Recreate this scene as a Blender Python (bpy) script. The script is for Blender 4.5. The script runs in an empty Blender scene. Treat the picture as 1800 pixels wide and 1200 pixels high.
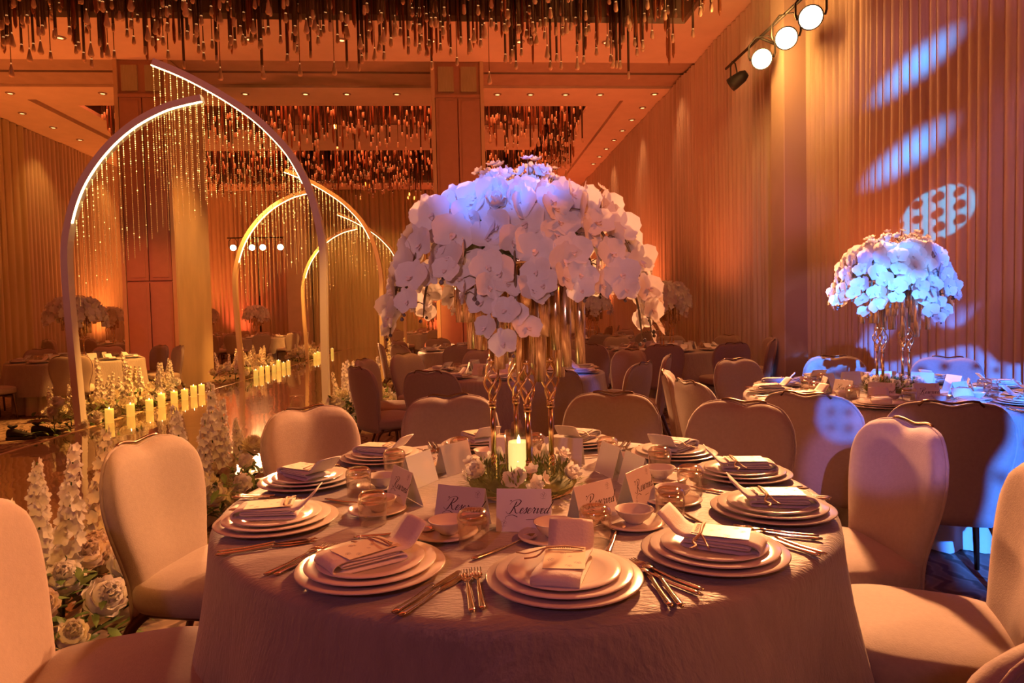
import bpy, math, random
from math import sin, cos, pi, radians, sqrt, atan2, exp
from mathutils import Vector, Matrix
random.seed(7)
D = bpy.data
SC = bpy.context.scene
COL = SC.collection

# ------------------------------------------------------------------ camera
FPX = 1180.0
CAMH = 1.31
_y, _p, _r = radians(4.31), radians(2.40), radians(1.26)
_fw = Vector((sin(_y) * cos(_p), cos(_y) * cos(_p), -sin(_p)))
_rt = Vector((cos(_y), -sin(_y), 0))
_up = _rt.cross(_fw)
_rt, _up = _rt * cos(_r) - _up * sin(_r), _rt * sin(_r) + _up * cos(_r)
cam = D.objects.new('camera', D.cameras.new('camera'))
COL.objects.link(cam)
cam.data.sensor_width = 36.0
cam.data.lens = FPX / 1800.0 * 36.0
cam.data.clip_end = 200
cam.data.clip_start = 0.05
cam.matrix_world = Matrix(((_rt.x, _up.x, -_fw.x, 0), (_rt.y, _up.y, -_fw.y, 0), (_rt.z, _up.z, -_fw.z, CAMH), (0, 0, 0, 1)))
SC.camera = cam

# ------------------------------------------------------------------ render look, world, lights
SC.view_settings.view_transform = 'Standard'
SC.view_settings.look = 'None'
SC.view_settings.gamma = 1.0
SC.view_settings.use_curve_mapping = False
SC.view_settings.exposure = 0.0
SC.cycles.use_denoising = True
SC.cycles.max_bounces = 8
SC.cycles.transparent_max_bounces = 16
SC.cycles.sample_clamp_indirect = 4.0
SC.cycles.caustics_reflective = False
SC.cycles.caustics_refractive = False

W = D.worlds.new('world')
SC.world = W
W.use_nodes = True
W.node_tree.nodes['Background'].inputs[0].default_value = (1.0, 0.24, 0.08, 1)
W.node_tree.nodes['Background'].inputs[1].default_value = 0.035

AMB = (1.0, 0.165, 0.042)
KEY = (1.0, 0.40, 0.14)
RED = (1.0, 0.12, 0.034)
GOLD = (1.0, 0.40, 0.07)
BLUE = (0.03, 0.20, 1.0)
VIO = (0.66, 0.42, 1.0)

def aim(o, loc, tgt):
    o.location = loc
    d = Vector(tgt) - Vector(loc)
    o.rotation_euler = d.to_track_quat('-Z', 'Y').to_euler()

def area(name, loc, tgt, sx, sy, power, col):
    l = D.lights.new(name, 'AREA'); l.shape = 'RECTANGLE'; l.size = sx; l.size_y = sy
    l.energy = power; l.color = col
    o = D.objects.new(name, l); COL.objects.link(o); aim(o, loc, tgt); return o

def spot(name, loc, tgt, deg, power, col, blend=0.3, rad=0.08):
    l = D.lights.new(name, 'SPOT'); l.spot_size = radians(deg); l.spot_blend = blend
    l.energy = power; l.color = col; l.shadow_soft_size = rad
    o = D.objects.new(name, l); COL.objects.link(o); aim(o, loc, tgt); return o

def point(name, loc, power, col, rad=0.1):
    l = D.lights.new(name, 'POINT'); l.energy = power; l.color = col; l.shadow_soft_size = rad
    o = D.objects.new(name, l); COL.objects.link(o); o.location = loc; return o

def gobo(o, scale, thr, soft, holes=0.0, hscale=40.0, off=(0, 0, 0)):
    """a patterned glass in a projector: the strength varies with direction from the lamp"""
    l = o.data; l.use_nodes = True
    nt = l.node_tree; N = nt.nodes; L = nt.links
    em = N['Emission']
    tc = N.new('ShaderNodeTexCoord')
    no = N.new('ShaderNodeTexNoise'); no.inputs['Scale'].default_value = scale; no.inputs['Detail'].default_value = 1.5
    mr = N.new('ShaderNodeMapRange'); mr.inputs[1].default_value = thr; mr.inputs[2].default_value = thr + soft
    mp = N.new('ShaderNodeMapping'); mp.inputs['Location'].default_value = off
    L.new(tc.outputs['Normal'], mp.inputs['Vector']); L.new(mp.outputs[0], no.inputs['Vector']); L.new(no.outputs['Fac'], mr.inputs[0])
    out = mr.outputs[0]
    if holes:
        vo = N.new('ShaderNodeTexVoronoi'); vo.inputs['Scale'].default_value = hscale; vo.inputs['Randomness'].default_value = 0.15
        m2 = N.new('ShaderNodeMapRange'); m2.inputs[1].default_value = holes; m2.inputs[2].default_value = holes + 0.08
        mu = N.new('ShaderNodeMath'); mu.operation = 'MULTIPLY'
        L.new(tc.outputs['Normal'], vo.inputs['Vector']); L.new(vo.outputs['Distance'], m2.inputs[0])
        L.new(out, mu.inputs[0]); L.new(m2.outputs[0], mu.inputs[1]); out = mu.outputs[0]
    L.new(out, em.inputs['Strength'])

def streak(o, a, b, rot):
    l = o.data; l.use_nodes = True; nt = l.node_tree; N = nt.nodes; L = nt.links
    tc = N.new('ShaderNodeTexCoord'); m1 = N.new('ShaderNodeMapping'); m1.inputs['Rotation'].default_value = (0, 0, rot)
    m2 = N.new('ShaderNodeMapping'); m2.inputs['Scale'].default_value = (1 / a, 1 / b, 0)
    ln = N.new('ShaderNodeVectorMath'); ln.operation = 'LENGTH'
    mr = N.new('ShaderNodeMapRange'); mr.inputs[1].default_value = 1.0; mr.inputs[2].default_value = 0.25
    L.new(tc.outputs['Normal'], m1.inputs['Vector']); L.new(m1.outputs[0], m2.inputs['Vector']); L.new(m2.outputs[0], ln.inputs[0]); L.new(ln.outputs['Value'], mr.inputs[0])
    L.new(mr.outputs[0], N['Emission'].inputs['Strength'])

# unseen area fills added for the ambient orange, above the openings and behind the camera
area('coffer_glow_near', (-2.7, 5.0, 6.85), (-2.7, 5.0, 0), 12.0, 6.0, 170, RED)
area('coffer_glow_far', (-2.7, 16.8, 6.85), (-2.7, 16.8, 0), 12.5, 1.5, 240, AMB)
area('coffer_glow_end', (-2.7, 21.6, 6.85), (-2.7, 21.6, 0), 12.5, 1.6, 300, AMB)
area('coffer_glow_behind', (-2.7, -5.0, 6.2), (-2.7, -3.0, 0), 12.0, 4.0, 150, RED)
# upward fill spots added to brighten curtains and soffits; no fixtures stand there
for x, y, p in ((4.0, 7.2, 110), (3.3, 11.7, 260), (3.8, 16.4, 420), (3.8, 21.6, 420)):
    spot('uplight_right', (x, y, 0.9), (x, y, 6.0), 140, p, AMB, 0.9, 0.12)
for x, y in ((-9.8, 10.0), (-9.8, 14.0), (-9.9, 21.0), (-9.9, 25.0)):
    spot('uplight_left', (x, y, 0.25), (x, y, 6.0), 120, 640, (1.0, 0.22, 0.035), 0.9, 0.12)
for x in (-8.5, -1.0, 1.5, 3.8):
    spot('uplight_end', (x, 26.4, 0.25), (x, 25.2, 6.0), 110, 360, RED, 0.9, 0.12)
# fill spots added for pillar fronts and soffit; the left pillar's hangs high
for lp, tg, w in (((-7.6, 6.6, 6.1), (-5.9, 13.4, 1.4), 1500), ((-0.95, 11.9, 0.3), (0.0, 13.4, 2.6), 90), ((-8.6, 12.4, 0.3), (-8.6, 12.6, 6), 420), ((1.7, 12.2, 0.6), (1.7, 12.4, 6), 420), ((-3.0, 12.3, 0.3), (-3.0, 12.5, 6), 420)):
    spot('uplight_pillar', lp, tg, 100 if lp[2] < 2 else 22, w, AMB, 0.9, 0.12)
# recessed downlights along both curtain walls
for k in range(7):
    spot('wash_right', (4.40, 4.5 + k * 3.2, 6.2), (4.85, 4.5 + k * 3.2, 3.4), 70, 45, KEY, 1.0, 0.06)
for k in range(5):
    spot('wash_left', (-10.2, 12.0 + k * 3.2, 6.2), (-10.85, 12.0 + k * 3.2, 2.4), 80, 90, GOLD, 1.0, 0.06)
for k in range(3):
    spot('wash_end', (-4.9 + 1.6 * k, 24.9, 6.2), (-4.9 + 1.6 * k, 26.9, 1.4), 70, 190, GOLD, 0.8, 0.08)
# gold spots added to brighten the flower beds, arches and marble pillar side
for y in (9.0, 10.3):
    spot('pin_spot', (-2.0, y + 0.5, 5.1), (-4.6, y, 0.25), 28, 3600, GOLD, 0.7, 0.06)
for x, y, p in ((-1.3, 8.6, 1300), (-4.65, 15.2, 2600), (-4.6, 20.5, 2400), (-1.3, 14.0, 1600), (-1.7, 3.0, 700), (-1.6, 4.6, 600)):
    spot('pin_spot', (x + 1.2, y - 2.4, 5.2), (x, y, 0.2), 24, p, GOLD, 0.7, 0.06)
for y, p in ((12.0, 520), (17.2, 520)):
    spot('pin_spot_arch', (-3.0, y, 6.1), (-3.0, y + 2.0, 2.6), 75, p, GOLD, 0.8, 0.06)
spot('pin_spot_marble', (-3.0, 12.9, 6.1), (-5.43, 14.3, 1.8), 46, 700, GOLD, 0.8, 0.06)
# key lamps: the par bar on the column, the one on the tall stand, one more bar beyond the frame
PAR_BAR = [(4.22, 7.80, 4.73), (4.22, 8.40, 4.73), (4.22, 9.10, 4.73)]
for k, (p, t) in enumerate(zip(PAR_BAR, [(0.3, 1.9, 0.75), (0.5, 2.3, 0.75), (2.6, 3.9, 0.75)])):
    spot('par_key', (p[0] - 0.16, p[1] - 0.2, p[2] - 0.12), t, 34, [2900, 2900, 1400][k], KEY, 0.5, 0.06)
STAND = (-6.48, 22.4)
STAND_X = [-7.27, -6.68, -6.34, -5.78]
for k, x in enumerate(STAND_X):
    spot('stand_key', (x, STAND[1] - 0.25, 3.62), (-0.6 + 0.7 * k, 2.2, 0.8) if k < 3 else (0.5, 6.2, 0.8), 26 if k < 3 else 15, 4200, KEY, 0.5, 0.10)
for k in range(2):
    spot('side_key', (4.3, 0.6 + 0.5 * k, 4.3), (-1.25, 1.9 + 0.5 * k, 0.6), 24, 330, (1.0, 0.22, 0.045), 0.5, 0.10)
# projector wash behind the camera, pale violet, and the blue patterned beams
spot('violet_wash', (-1.6, -3.2, 3.4), (1.5, 3.4, 1.2), 62, 55, VIO, 0.5, 0.10)
spot('violet_arch', (-2.2, -3.4, 3.6), (-3.2, 8.0, 2.6), 22, 200, (0.85, 0.72, 0.85), 0.6, 0.10)
spot('rose_crown', (-1.0, -4.2, 1.95), (0.15, 2.0, 1.52), 8.6, 480, (1.0, 0.50, 0.55), 0.5, 0.05)
spot('rose_second_crown', (-1.0, -4.2, 1.95), (2.7, 4.0, 1.46), 6.0, 480, (1.0, 0.50, 0.55), 0.5, 0.05)
g = spot('blue_pattern', (-1.0, -4.2, 3.6), (2.9, 3.3, 0.85), 15, 16000, BLUE, 0.3, 0.03); gobo(g, 9.0, 0.50, 0.008, 0.16, 60, (3.7, 0, 0))
g = spot('blue_crown', (-1.0, -4.2, 3.6), (0.14, 2.0, 1.72), 4.2, 5200, BLUE, 0.5, 0.03); gobo(g, 26.0, 0.42, 0.10)
g = spot('blue_second_crown', (-1.0, -4.2, 3.6), (2.55, 4.0, 1.42), 4.6, 9000, (0.06, 0.36, 1.0), 0.4, 0.03); gobo(g, 26.0, 0.42, 0.10)
g = spot('violet_chair', (-1.0, -4.2, 3.6), (1.62, 2.40, 0.80), 3.8, 1500, (0.55, 0.32, 0.9), 0.5, 0.03); gobo(g, 16.0, 0.40, 0.05)
g = spot('blue_shoulder', (-1.0, -4.2, 3.6), (1.84, 3.12, 0.76), 1.9, 7000, BLUE, 0.3, 0.02); gobo(g, 10.0, 0.36, 0.02, 0.2, 120)
for tgt in ((4.8, 6.80, 3.80), (4.8, 6.92, 2.92)):
    g = spot('blue_streak', (-1.0, -4.2, 3.6), tgt, 9.0, 26000, (0.03, 0.30, 1.0), 0.1, 0.05); streak(g, 0.034, 0.016, radians(-26))
g = spot('blue_dots', (-1.0, -4.2, 3.6), (4.8, 6.45, 2.22), 2.6, 12000, (0.02, 0.42, 0.9), 0.2, 0.01); gobo(g, 3.0, 0.1, 0.1, 0.30, 85)
g = spot('violet_wall', (-1.0, -4.2, 3.6), (4.8, 6.0, 2.6), 22, 1000, (0.8, 0.30, 0.55), 0.6, 0.05); gobo(g, 7.0, 0.38, 0.10)

# ------------------------------------------------------------------ materials
MATS = {}
def mat(name, col, rough=0.6, metal=0.0, noise=0.0, nscale=20.0, bump=0.0, bscale=60.0, spec=0.5, sheen=0.0, trans=0.0, emit=None, estr=0.0, sss=0.0, stretch=None, ior=1.45, transl=0.0):
    m = D.materials.new(name); m.use_nodes = True
    nt = m.node_tree; N = nt.nodes; L = nt.links
    b = N['Principled BSDF']
    b.inputs['Base Color'].default_value = (*col, 1)
    b.inputs['Roughness'].default_value = rough
    b.inputs['Metallic'].default_value = metal
    b.inputs['Specular IOR Level'].default_value = spec
    b.inputs['IOR'].default_value = ior
    if sheen: b.inputs['Sheen Weight'].default_value = sheen
    if trans: b.inputs['Transmission Weight'].default_value = trans
    if emit:
        b.inputs['Emission Color'].default_value = (*emit, 1); b.inputs['Emission Strength'].default_value = estr
    if noise or bump:
        tc = N.new('ShaderNodeTexCoord'); src = tc.outputs['Object']
        if stretch:
            mp = N.new('ShaderNodeMapping'); mp.inputs['Scale'].default_value = stretch
            L.new(src, mp.inputs['Vector']); src = mp.outputs['Vector']
    if noise:
        no = N.new('ShaderNodeTexNoise'); no.inputs['Scale'].default_value = nscale; no.inputs['Detail'].default_value = 4
        L.new(src, no.inputs['Vector'])
        cr = N.new('ShaderNodeValToRGB')
        lo = [max(0, c * (1 - noise)) for c in col]; hi = [min(1, c * (1 + noise * 0.6)) for c in col]
        cr.color_ramp.elements[0].position = 0.3; cr.color_ramp.elements[0].color = (*lo, 1)
        cr.color_ramp.elements[1].position = 0.7; cr.color_ramp.elements[1].color = (*hi, 1)
        L.new(no.outputs['Fac'], cr.inputs['Fac']); L.new(cr.outputs['Color'], b.inputs['Base Color'])
    if bump:
        n2 = N.new('ShaderNodeTexNoise'); n2.inputs['Scale'].default_value = bscale; n2.inputs['Detail'].default_value = 3
        L.new(src, n2.inputs['Vector'])
        bp = N.new('ShaderNodeBump'); bp.inputs['Strength'].default_value = bump; bp.inputs['Distance'].default_value = 0.01
        L.new(n2.outputs['Fac'], bp.inputs['Height']); L.new(bp.outputs['Normal'], b.inputs['Normal'])
    if transl:
        tr = N.new('ShaderNodeBsdfTranslucent'); tr.inputs['Color'].default_value = (*col, 1)
        mx = N.new('ShaderNodeMixShader'); mx.inputs[0].default_value = transl
        L.new(b.outputs[0], mx.inputs[1]); L.new(tr.outputs[0], mx.inputs[2])
        L.new(mx.outputs[0], N['Material Output'].inputs['Surface'])
    MATS[name] = m
    return m

mat('curtain', (0.60, 0.50, 0.40), 0.85, noise=0.10, nscale=6, sheen=0.3, stretch=(1, 1, 0.15))
mat('curtain_gold', (0.56, 0.50, 0.30), 0.85, noise=0.10, nscale=6, sheen=0.3, stretch=(1, 1, 0.15))  # same curtain, with the green-gold light on it put into the colour
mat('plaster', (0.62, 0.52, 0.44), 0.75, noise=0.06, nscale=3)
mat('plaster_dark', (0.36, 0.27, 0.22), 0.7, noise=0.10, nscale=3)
mat('gap_black', (0.02, 0.015, 0.012), 0.9)
mat('panel_red', (0.46, 0.26, 0.20), 0.55, noise=0.05, nscale=8)
mat('grille', (0.42, 0.40, 0.26), 0.5, noise=0.12, nscale=40, stretch=(1, 1, 0.1))
mat('trim_gold', (0.60, 0.46, 0.32), 0.4)
mat('marble', (0.66, 0.54, 0.36), 0.28, noise=0.16, nscale=1.6, stretch=(1.5, 1.5, 0.5))
mat('column_cloth', (0.46, 0.36, 0.33), 0.8, bump=0.2, bscale=120)
mat('chair_fabric', (0.37, 0.28, 0.25), 0.72, noise=0.06, nscale=70, sheen=0.25, bump=0.12, bscale=240)
mat('bronze', (0.20, 0.12, 0.08), 0.30, metal=1.0)
mat('brass', (0.86, 0.60, 0.32), 0.18, metal=1.0, noise=0.08, nscale=30)
mat('tube_gold', (0.82, 0.64, 0.44), 0.24, metal=1.0, noise=0.10, nscale=6, stretch=(4, 4, 0.6))
mat('silver', (0.72, 0.62, 0.54), 0.14, metal=1.0)
mat('cloth', (0.36, 0.31, 0.30), 0.48, noise=0.10, nscale=14, sheen=0.35, bump=0.5, bscale=48, stretch=(1.0, 4.0, 0.6))
mat('skirt', (0.70, 0.64, 0.60), 0.8, noise=0.04, nscale=20)
mat('china', (0.80, 0.75, 0.70), 0.16, spec=0.6)
mat('china_grey', (0.66, 0.60, 0.55), 0.22, spec=0.6)
mat('napkin', (0.82, 0.80, 0.80), 0.8, bump=0.15, bscale=160)
mat('paper', (0.88, 0.87, 0.86), 0.34, spec=0.7)
mat('paper_cream', (0.80, 0.70, 0.52), 0.6)
mat('ink', (0.03, 0.025, 0.025), 0.6)
mat('ink_pale', (0.42, 0.38, 0.38), 0.7)
mat('ribbon', (0.52, 0.34, 0.20), 0.5)
mat('petal', (0.84, 0.80, 0.78), 0.55, noise=0.05, nscale=30, transl=0.42)
mat('petal_cream', (0.82, 0.76, 0.62), 0.6, noise=0.06, nscale=30, transl=0.25)
mat('petal_blush', (0.80, 0.66, 0.58), 0.6, noise=0.08, nscale=30, transl=0.25)
mat('orchid_lip', (0.80, 0.68, 0.64), 0.5, transl=0.2)
mat('stem', (0.16, 0.11, 0.06), 0.6)
mat('bud', (0.14, 0.11, 0.10), 0.6)
mat('leaf', (0.10, 0.16, 0.05), 0.5, noise=0.25, nscale=20)
mat('moss', (0.20, 0.22, 0.07), 0.7, noise=0.25, nscale=40)
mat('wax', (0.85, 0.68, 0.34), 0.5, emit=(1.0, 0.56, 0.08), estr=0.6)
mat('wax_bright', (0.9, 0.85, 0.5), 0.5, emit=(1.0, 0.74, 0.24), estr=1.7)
mat('flame', (1, 0.9, 0.6), 0.5, emit=(1.0, 0.85, 0.45), estr=9)
mat('led', (1, 0.9, 0.7), 0.5, emit=(1.0, 0.78, 0.36), estr=7.0)
mat('bead', (0.95, 0.72, 0.38), 0.10, metal=0.6, emit=(1.0, 0.48, 0.10), estr=0.30)  # faint emission stands for the LED light on the beads
mat('bead_lit', (1.0, 0.85, 0.5), 0.10, metal=0.3, emit=(1.0, 0.60, 0.16), estr=3.0)  # glints of the LED strip on the beads, put in as emission
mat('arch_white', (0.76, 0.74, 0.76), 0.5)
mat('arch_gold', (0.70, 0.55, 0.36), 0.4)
mat('lens_hot', (1, 0.9, 0.7), 0.5, emit=(1.0, 0.74, 0.42), estr=16.0)
mat('lamp_black', (0.03, 0.03, 0.03), 0.5)
mat('downlight', (1, 0.8, 0.5), 0.4, emit=(1.0, 0.55, 0.2), estr=2.2)
mat('rod_dark', (0.10, 0.06, 0.04), 0.35, metal=0.6)
mat('rod_amber', (0.42, 0.15, 0.07), 0.12, trans=0.2, noise=0.2, nscale=5)
mat('rod_clear', (0.90, 0.66, 0.48), 0.10, trans=0.15)
mat('rod_spark', (1, 0.8, 0.5), 0.3, emit=(1.0, 0.45, 0.15), estr=0.7)  # highlight dot at each rod tip, put in as emission
mat('shoe_black', (0.015, 0.014, 0.016), 0.6, bump=0.3, bscale=90)
mat('cord_black', (0.02, 0.02, 0.02), 0.6)

def glass_mat(key, tint, gloss):
    m = D.materials.new('clear_glass'); m.use_nodes = True
    nt = m.node_tree; N = nt.nodes; L = nt.links; N.remove(N['Principled BSDF'])
    tr = N.new('ShaderNodeBsdfTransparent'); tr.inputs[0].default_value = (*tint, 1)
    gl = N.new('ShaderNodeBsdfGlossy'); gl.inputs['Roughness'].default_value = 0.04; gl.inputs['Color'].default_value = (1, 0.95, 0.9, 1)
    lw = N.new('ShaderNodeLayerWeight'); pw = N.new('ShaderNodeMath'); pw.operation = 'POWER'; pw.inputs[1].default_value = 2.6; L.new(lw.outputs['Facing'], pw.inputs[0]); fr = N.new('ShaderNodeMath'); fr.operation = 'MULTIPLY_ADD'; fr.inputs[1].default_value = 0.8; fr.inputs[2].default_value = gloss; L.new(pw.outputs[0], fr.inputs[0])
    mx = N.new('ShaderNodeMixShader')
    L.new(fr.outputs[0], mx.inputs[0]); L.new(tr.outputs[0], mx.inputs[1]); L.new(gl.outputs[0], mx.inputs[2])
    L.new(mx.outputs[0], N['Material Output'].inputs['Surface'])
    MATS[key] = m
glass_mat('glass', (0.97, 0.95, 0.93), 0.09)
glass_mat('glass_solid', (0.985, 0.95, 0.90), 0.16)

def carpet_mat():
    m = mat('carpet', (0.20, 0.13, 0.10), 0.95)
    nt = m.node_tree; N = nt.nodes; L = nt.links; b = N['Principled BSDF']
    tc = N.new('ShaderNodeTexCoord'); mp = N.new('ShaderNodeMapping'); mp.inputs['Scale'].default_value = (1.0, 1.9, 1)
    n1 = N.new('ShaderNodeTexNoise'); n1.inputs['Scale'].default_value = 1.3; n1.inputs['Detail'].default_value = 2
    wv = N.new('ShaderNodeTexWave'); wv.inputs['Scale'].default_value = 2.4; wv.inputs['Distortion'].default_value = 9.0; wv.inputs['Detail'].default_value = 2; wv.inputs['Detail Scale'].default_value = 1.2
    cr = N.new('ShaderNodeValToRGB')
    cr.color_ramp.elements[0].position = 0.12; cr.color_ramp.elements[0].color = (0.12, 0.075, 0.055, 1)
    cr.color_ramp.elements[1].position = 0.45; cr.color_ramp.elements[1].color = (0.30, 0.21, 0.16, 1)
    e = cr.color_ramp.elements.new(0.9); e.color = (0.22, 0.15, 0.115, 1)
    L.new(tc.outputs['Object'], mp.inputs['Vector']); L.new(mp.outputs[0], wv.inputs['Vector']); L.new(mp.outputs[0], n1.inputs['Vector'])
    L.new(wv.outputs['Fac'], cr.inputs['Fac']); L.new(cr.outputs['Color'], b.inputs['Base Color'])
carpet_mat()

def runway_mat():
    m = mat('runway_gloss', (0.36, 0.22, 0.13), 0.06, spec=1.0, noise=0.10, nscale=1.5)
    nt = m.node_tree; N = nt.nodes; L = nt.links; b = N['Principled BSDF']
    b.inputs['Coat Weight'].default_value = 1.0; b.inputs['Coat Roughness'].default_value = 0.03; b.inputs['Coat IOR'].default_value = 2.2
    b.inputs['Metallic'].default_value = 0.35
    tc = N.new('ShaderNodeTexCoord'); mp = N.new('ShaderNodeMapping'); mp.inputs['Scale'].default_value = (2.2, 0.8, 1)
    n = N.new('ShaderNodeTexNoise'); n.inputs['Scale'].default_value = 2.2; n.inputs['Detail'].default_value = 1
    bp = N.new('ShaderNodeBump'); bp.inputs['Strength'].default_value = 0.06; bp.inputs['Distance'].default_value = 0.04
    L.new(tc.outputs['Object'], mp.inputs['Vector']); L.new(mp.outputs[0], n.inputs['Vector']); L.new(n.outputs['Fac'], bp.inputs['Height'])
    L.new(bp.outputs['Normal'], b.inputs['Normal']); L.new(bp.outputs['Normal'], b.inputs['Coat Normal'])
runway_mat()

# ------------------------------------------------------------------ mesh helpers
class MB:
    def __init__(s): s.v = []; s.f = []; s.m = []; s.s = []
    def add(s, vs, fs, mi=0, smooth=True, M=None):
        o = len(s.v)
        s.v += [tuple(M @ Vector(p)) for p in vs] if M else [tuple(p) for p in vs]
        for f in fs: s.f.append(tuple(i + o for i in f)); s.m.append(mi); s.s.append(smooth)
        return s
    def merge(s, b, M=None, mi=None):
        o = len(s.v)
        s.v += [tuple(M @ Vector(p)) for p in b.v] if M else b.v
        for f, m, q in zip(b.f, b.m, b.s): s.f.append(tuple(i + o for i in f)); s.m.append(m if mi is None else mi); s.s.append(q)
        return s
    def box(s, x0, x1, y0, y1, z0, z1, mi=0, M=None):
        v = [(x, y, z) for z in (z0, z1) for y in (y0, y1) for x in (x0, x1)]
        return s.add(v, [(0, 2, 3, 1), (4, 5, 7, 6), (0, 1, 5, 4), (2, 6, 7, 3), (0, 4, 6, 2), (1, 3, 7, 5)], mi, False, M)
    def lathe(s, prof, n=24, mi=0, M=None, smooth=True):
        vs = []; idx = []
        for r, z in prof:
            if r < 1e-6: idx.append([len(vs)] * n); vs.append((0, 0, z))
            else:
                idx.append(list(range(len(vs), len(vs) + n)))
                vs += [(r * cos(2 * pi * k / n), r * sin(2 * pi * k / n), z) for k in range(n)]
        fs = []
        for a, b in zip(idx, idx[1:]):
            for k in range(n):
                q = [a[k], a[(k + 1) % n], b[(k + 1) % n], b[k]]
                u = []
                for i in q:
                    if i not in u: u.append(i)
                if len(u) > 2: fs.append(tuple(u))
        return s.add(vs, fs, mi, smooth, M)
    def tube(s, pts, rad, n=8, mi=0, M=None, caps=True, flat=1.0, smooth=True, closed=False):
        P = [Vector(p) for p in pts]; m = len(P)
        R = rad if isinstance(rad, (list, tuple)) else [rad] * m
        vs = []; fs = []; t0 = None; nrm = None
        for i in range(m):
            if closed: t = (P[(i + 1) % m] - P[i - 1])
            else: t = (P[min(i + 1, m - 1)] - P[max(i - 1, 0)])
            t = t.normalized() if t.length > 1e-9 else Vector((0, 0, 1))
            if nrm is None:
                a = Vector((0, 0, 1)) if abs(t.z) < 0.9 else Vector((1, 0, 0))
                nrm = (a - t * a.dot(t)).normalized()
            else:
                nrm = (nrm - t * nrm.dot(t))
                nrm = nrm.normalized() if nrm.length > 1e-6 else Vector((1, 0, 0))
            bi = t.cross(nrm)
            for k in range(n):
                a = 2 * pi * k / n
                vs.append(P[i] + nrm * (cos(a) * R[i] * flat) + bi * (sin(a) * R[i]))
        for i in range(m if closed else m - 1):
            j = (i + 1) % m
            for k in range(n): fs.append((i * n + k, i * n + (k + 1) % n, j * n + (k + 1) % n, j * n + k))
        if caps and not closed: fs.append(tuple(range(n - 1, -1, -1))); fs.append(tuple((m - 1) * n + k for k in range(n)))
        return s.add(vs, fs, mi, smooth, M)
    def slab(s, out, z0, z1, r=0.01, mi=0, M=None, smooth=True, dome=0.0):
        """rounded slab from a convex outline around its own centre"""
        cx = sum(p[0] for p in out) / len(out); cy = sum(p[1] for p in out) / len(out)
        n = len(out)
        rings = [(r, z0), (0.3 * r, z0 + 0.3 * r), (0, z0 + r), (0, z1 - r), (0.3 * r, z1 - 0.3 * r), (r, z1)]
        if dome: rings += [(r * 3.5, z1 + dome * 0.6), (r * 9, z1 + dome)]
        vs = []
        for ins, z in rings:
            for x, y in out:
                d = sqrt((x - cx) ** 2 + (y - cy) ** 2) or 1
                k = max(0.05, (d - ins) / d)
                vs.append((cx + (x - cx) * k, cy + (y - cy) * k, z))
        fs = []
        for i in range(len(rings) - 1):
            for k in range(n): fs.append((i * n + k, i * n + (k + 1) % n, (i + 1) * n + (k + 1) % n, (i + 1) * n + k))
        fs.append(tuple(range(n - 1, -1, -1))); fs.append(tuple((len(rings) - 1) * n + k for k in range(n)))
        return s.add(vs, fs, mi, smooth, M)
    def grid(s, nu, nv, fn, mi=0, M=None, closeu=False, smooth=True):
        vs = [fn(i / (nu if closeu else nu - 1), j / (nv - 1)) for j in range(nv) for i in range(nu)]
        fs = []
        for j in range(nv - 1):
            for i in range(nu if closeu else nu - 1):
                k = (i + 1) % nu
                fs.append((j * nu + i, j * nu + k, (j + 1) * nu + k, (j + 1) * nu + i))
        return s.add(vs, fs, mi, smooth, M)
    def mesh(s, name, mats):
        me = D.meshes.new(name); me.from_pydata(s.v, [], s.f)
        for m in mats: me.materials.append(MATS[m])
        if len(mats) > 1: me.polygons.foreach_set('material_index', s.m)
        me.polygons.foreach_set('use_smooth', s.s)
        me.update(); return me

def obj(name, me, parent=None, loc=None, rot=None, M=None):
    o = D.objects.new(name, me); COL.objects.link(o)
    if parent is not None: o.parent = parent
    if M is not None: o.matrix_local = M
    else:
        if loc is not None: o.location = loc
        if rot is not None: o.rotation_euler = rot
    return o
def thing(name, label, cat, loc=(0, 0, 0), rz=0.0, group=None):
    o = D.objects.new(name, None); COL.objects.link(o); o.empty_display_size = 0.05
    o.location = loc; o.rotation_euler = (0, 0, rz); return tag(o, label, cat, group)
def tag(o, label, cat, group=None):
    o['label'] = label; o['category'] = cat
    if group: o['group'] = group
    return o
def struct(name, b, mats, parent=None, M=None):
    o = obj(name, b.mesh(name, mats if isinstance(mats, (list, tuple)) else [mats]), parent, M=M)
    if parent is None: o['kind'] = 'structure'
    return o
def ctree(o, parent=None):
    c = o.copy(); COL.objects.link(c)
    if parent is not None: c.parent = parent
    for ch in list(o.children): ctree(ch, c)
    return c
def crom(pts, k=6):
    P = [Vector(p) for p in pts]; P = [P[0] * 2 - P[1]] + P + [P[-1] * 2 - P[-2]]; out = []
    for i in range(1, len(P) - 2):
        for j in range(k):
            t = j / k; a, b, c, d = P[i - 1], P[i], P[i + 1], P[i + 2]
            out.append(0.5 * ((2 * b) + (c - a) * t + (2 * a - 5 * b + 4 * c - d) * t * t + (3 * b - a - 3 * c + d) * t ** 3))
    out.append(P[-2]); return out
def T(x, y, z): return Matrix.Translation((x, y, z))
def RZ(a): return Matrix.Rotation(a, 4, 'Z')
def RX(a): return Matrix.Rotation(a, 4, 'X')
def RY(a): return Matrix.Rotation(a, 4, 'Y')
def S(x, y=None, z=None): return Matrix.Diagonal((x, x if y is None else y, x if z is None else z, 1))
ORD = ['', 'first', 'second', 'third', 'fourth', 'fifth', 'sixth', 'seventh', 'eighth', 'ninth', 'tenth', 'eleventh', 'twelfth', 'thirteenth', 'fourteenth', 'fifteenth', 'sixteenth']

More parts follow.
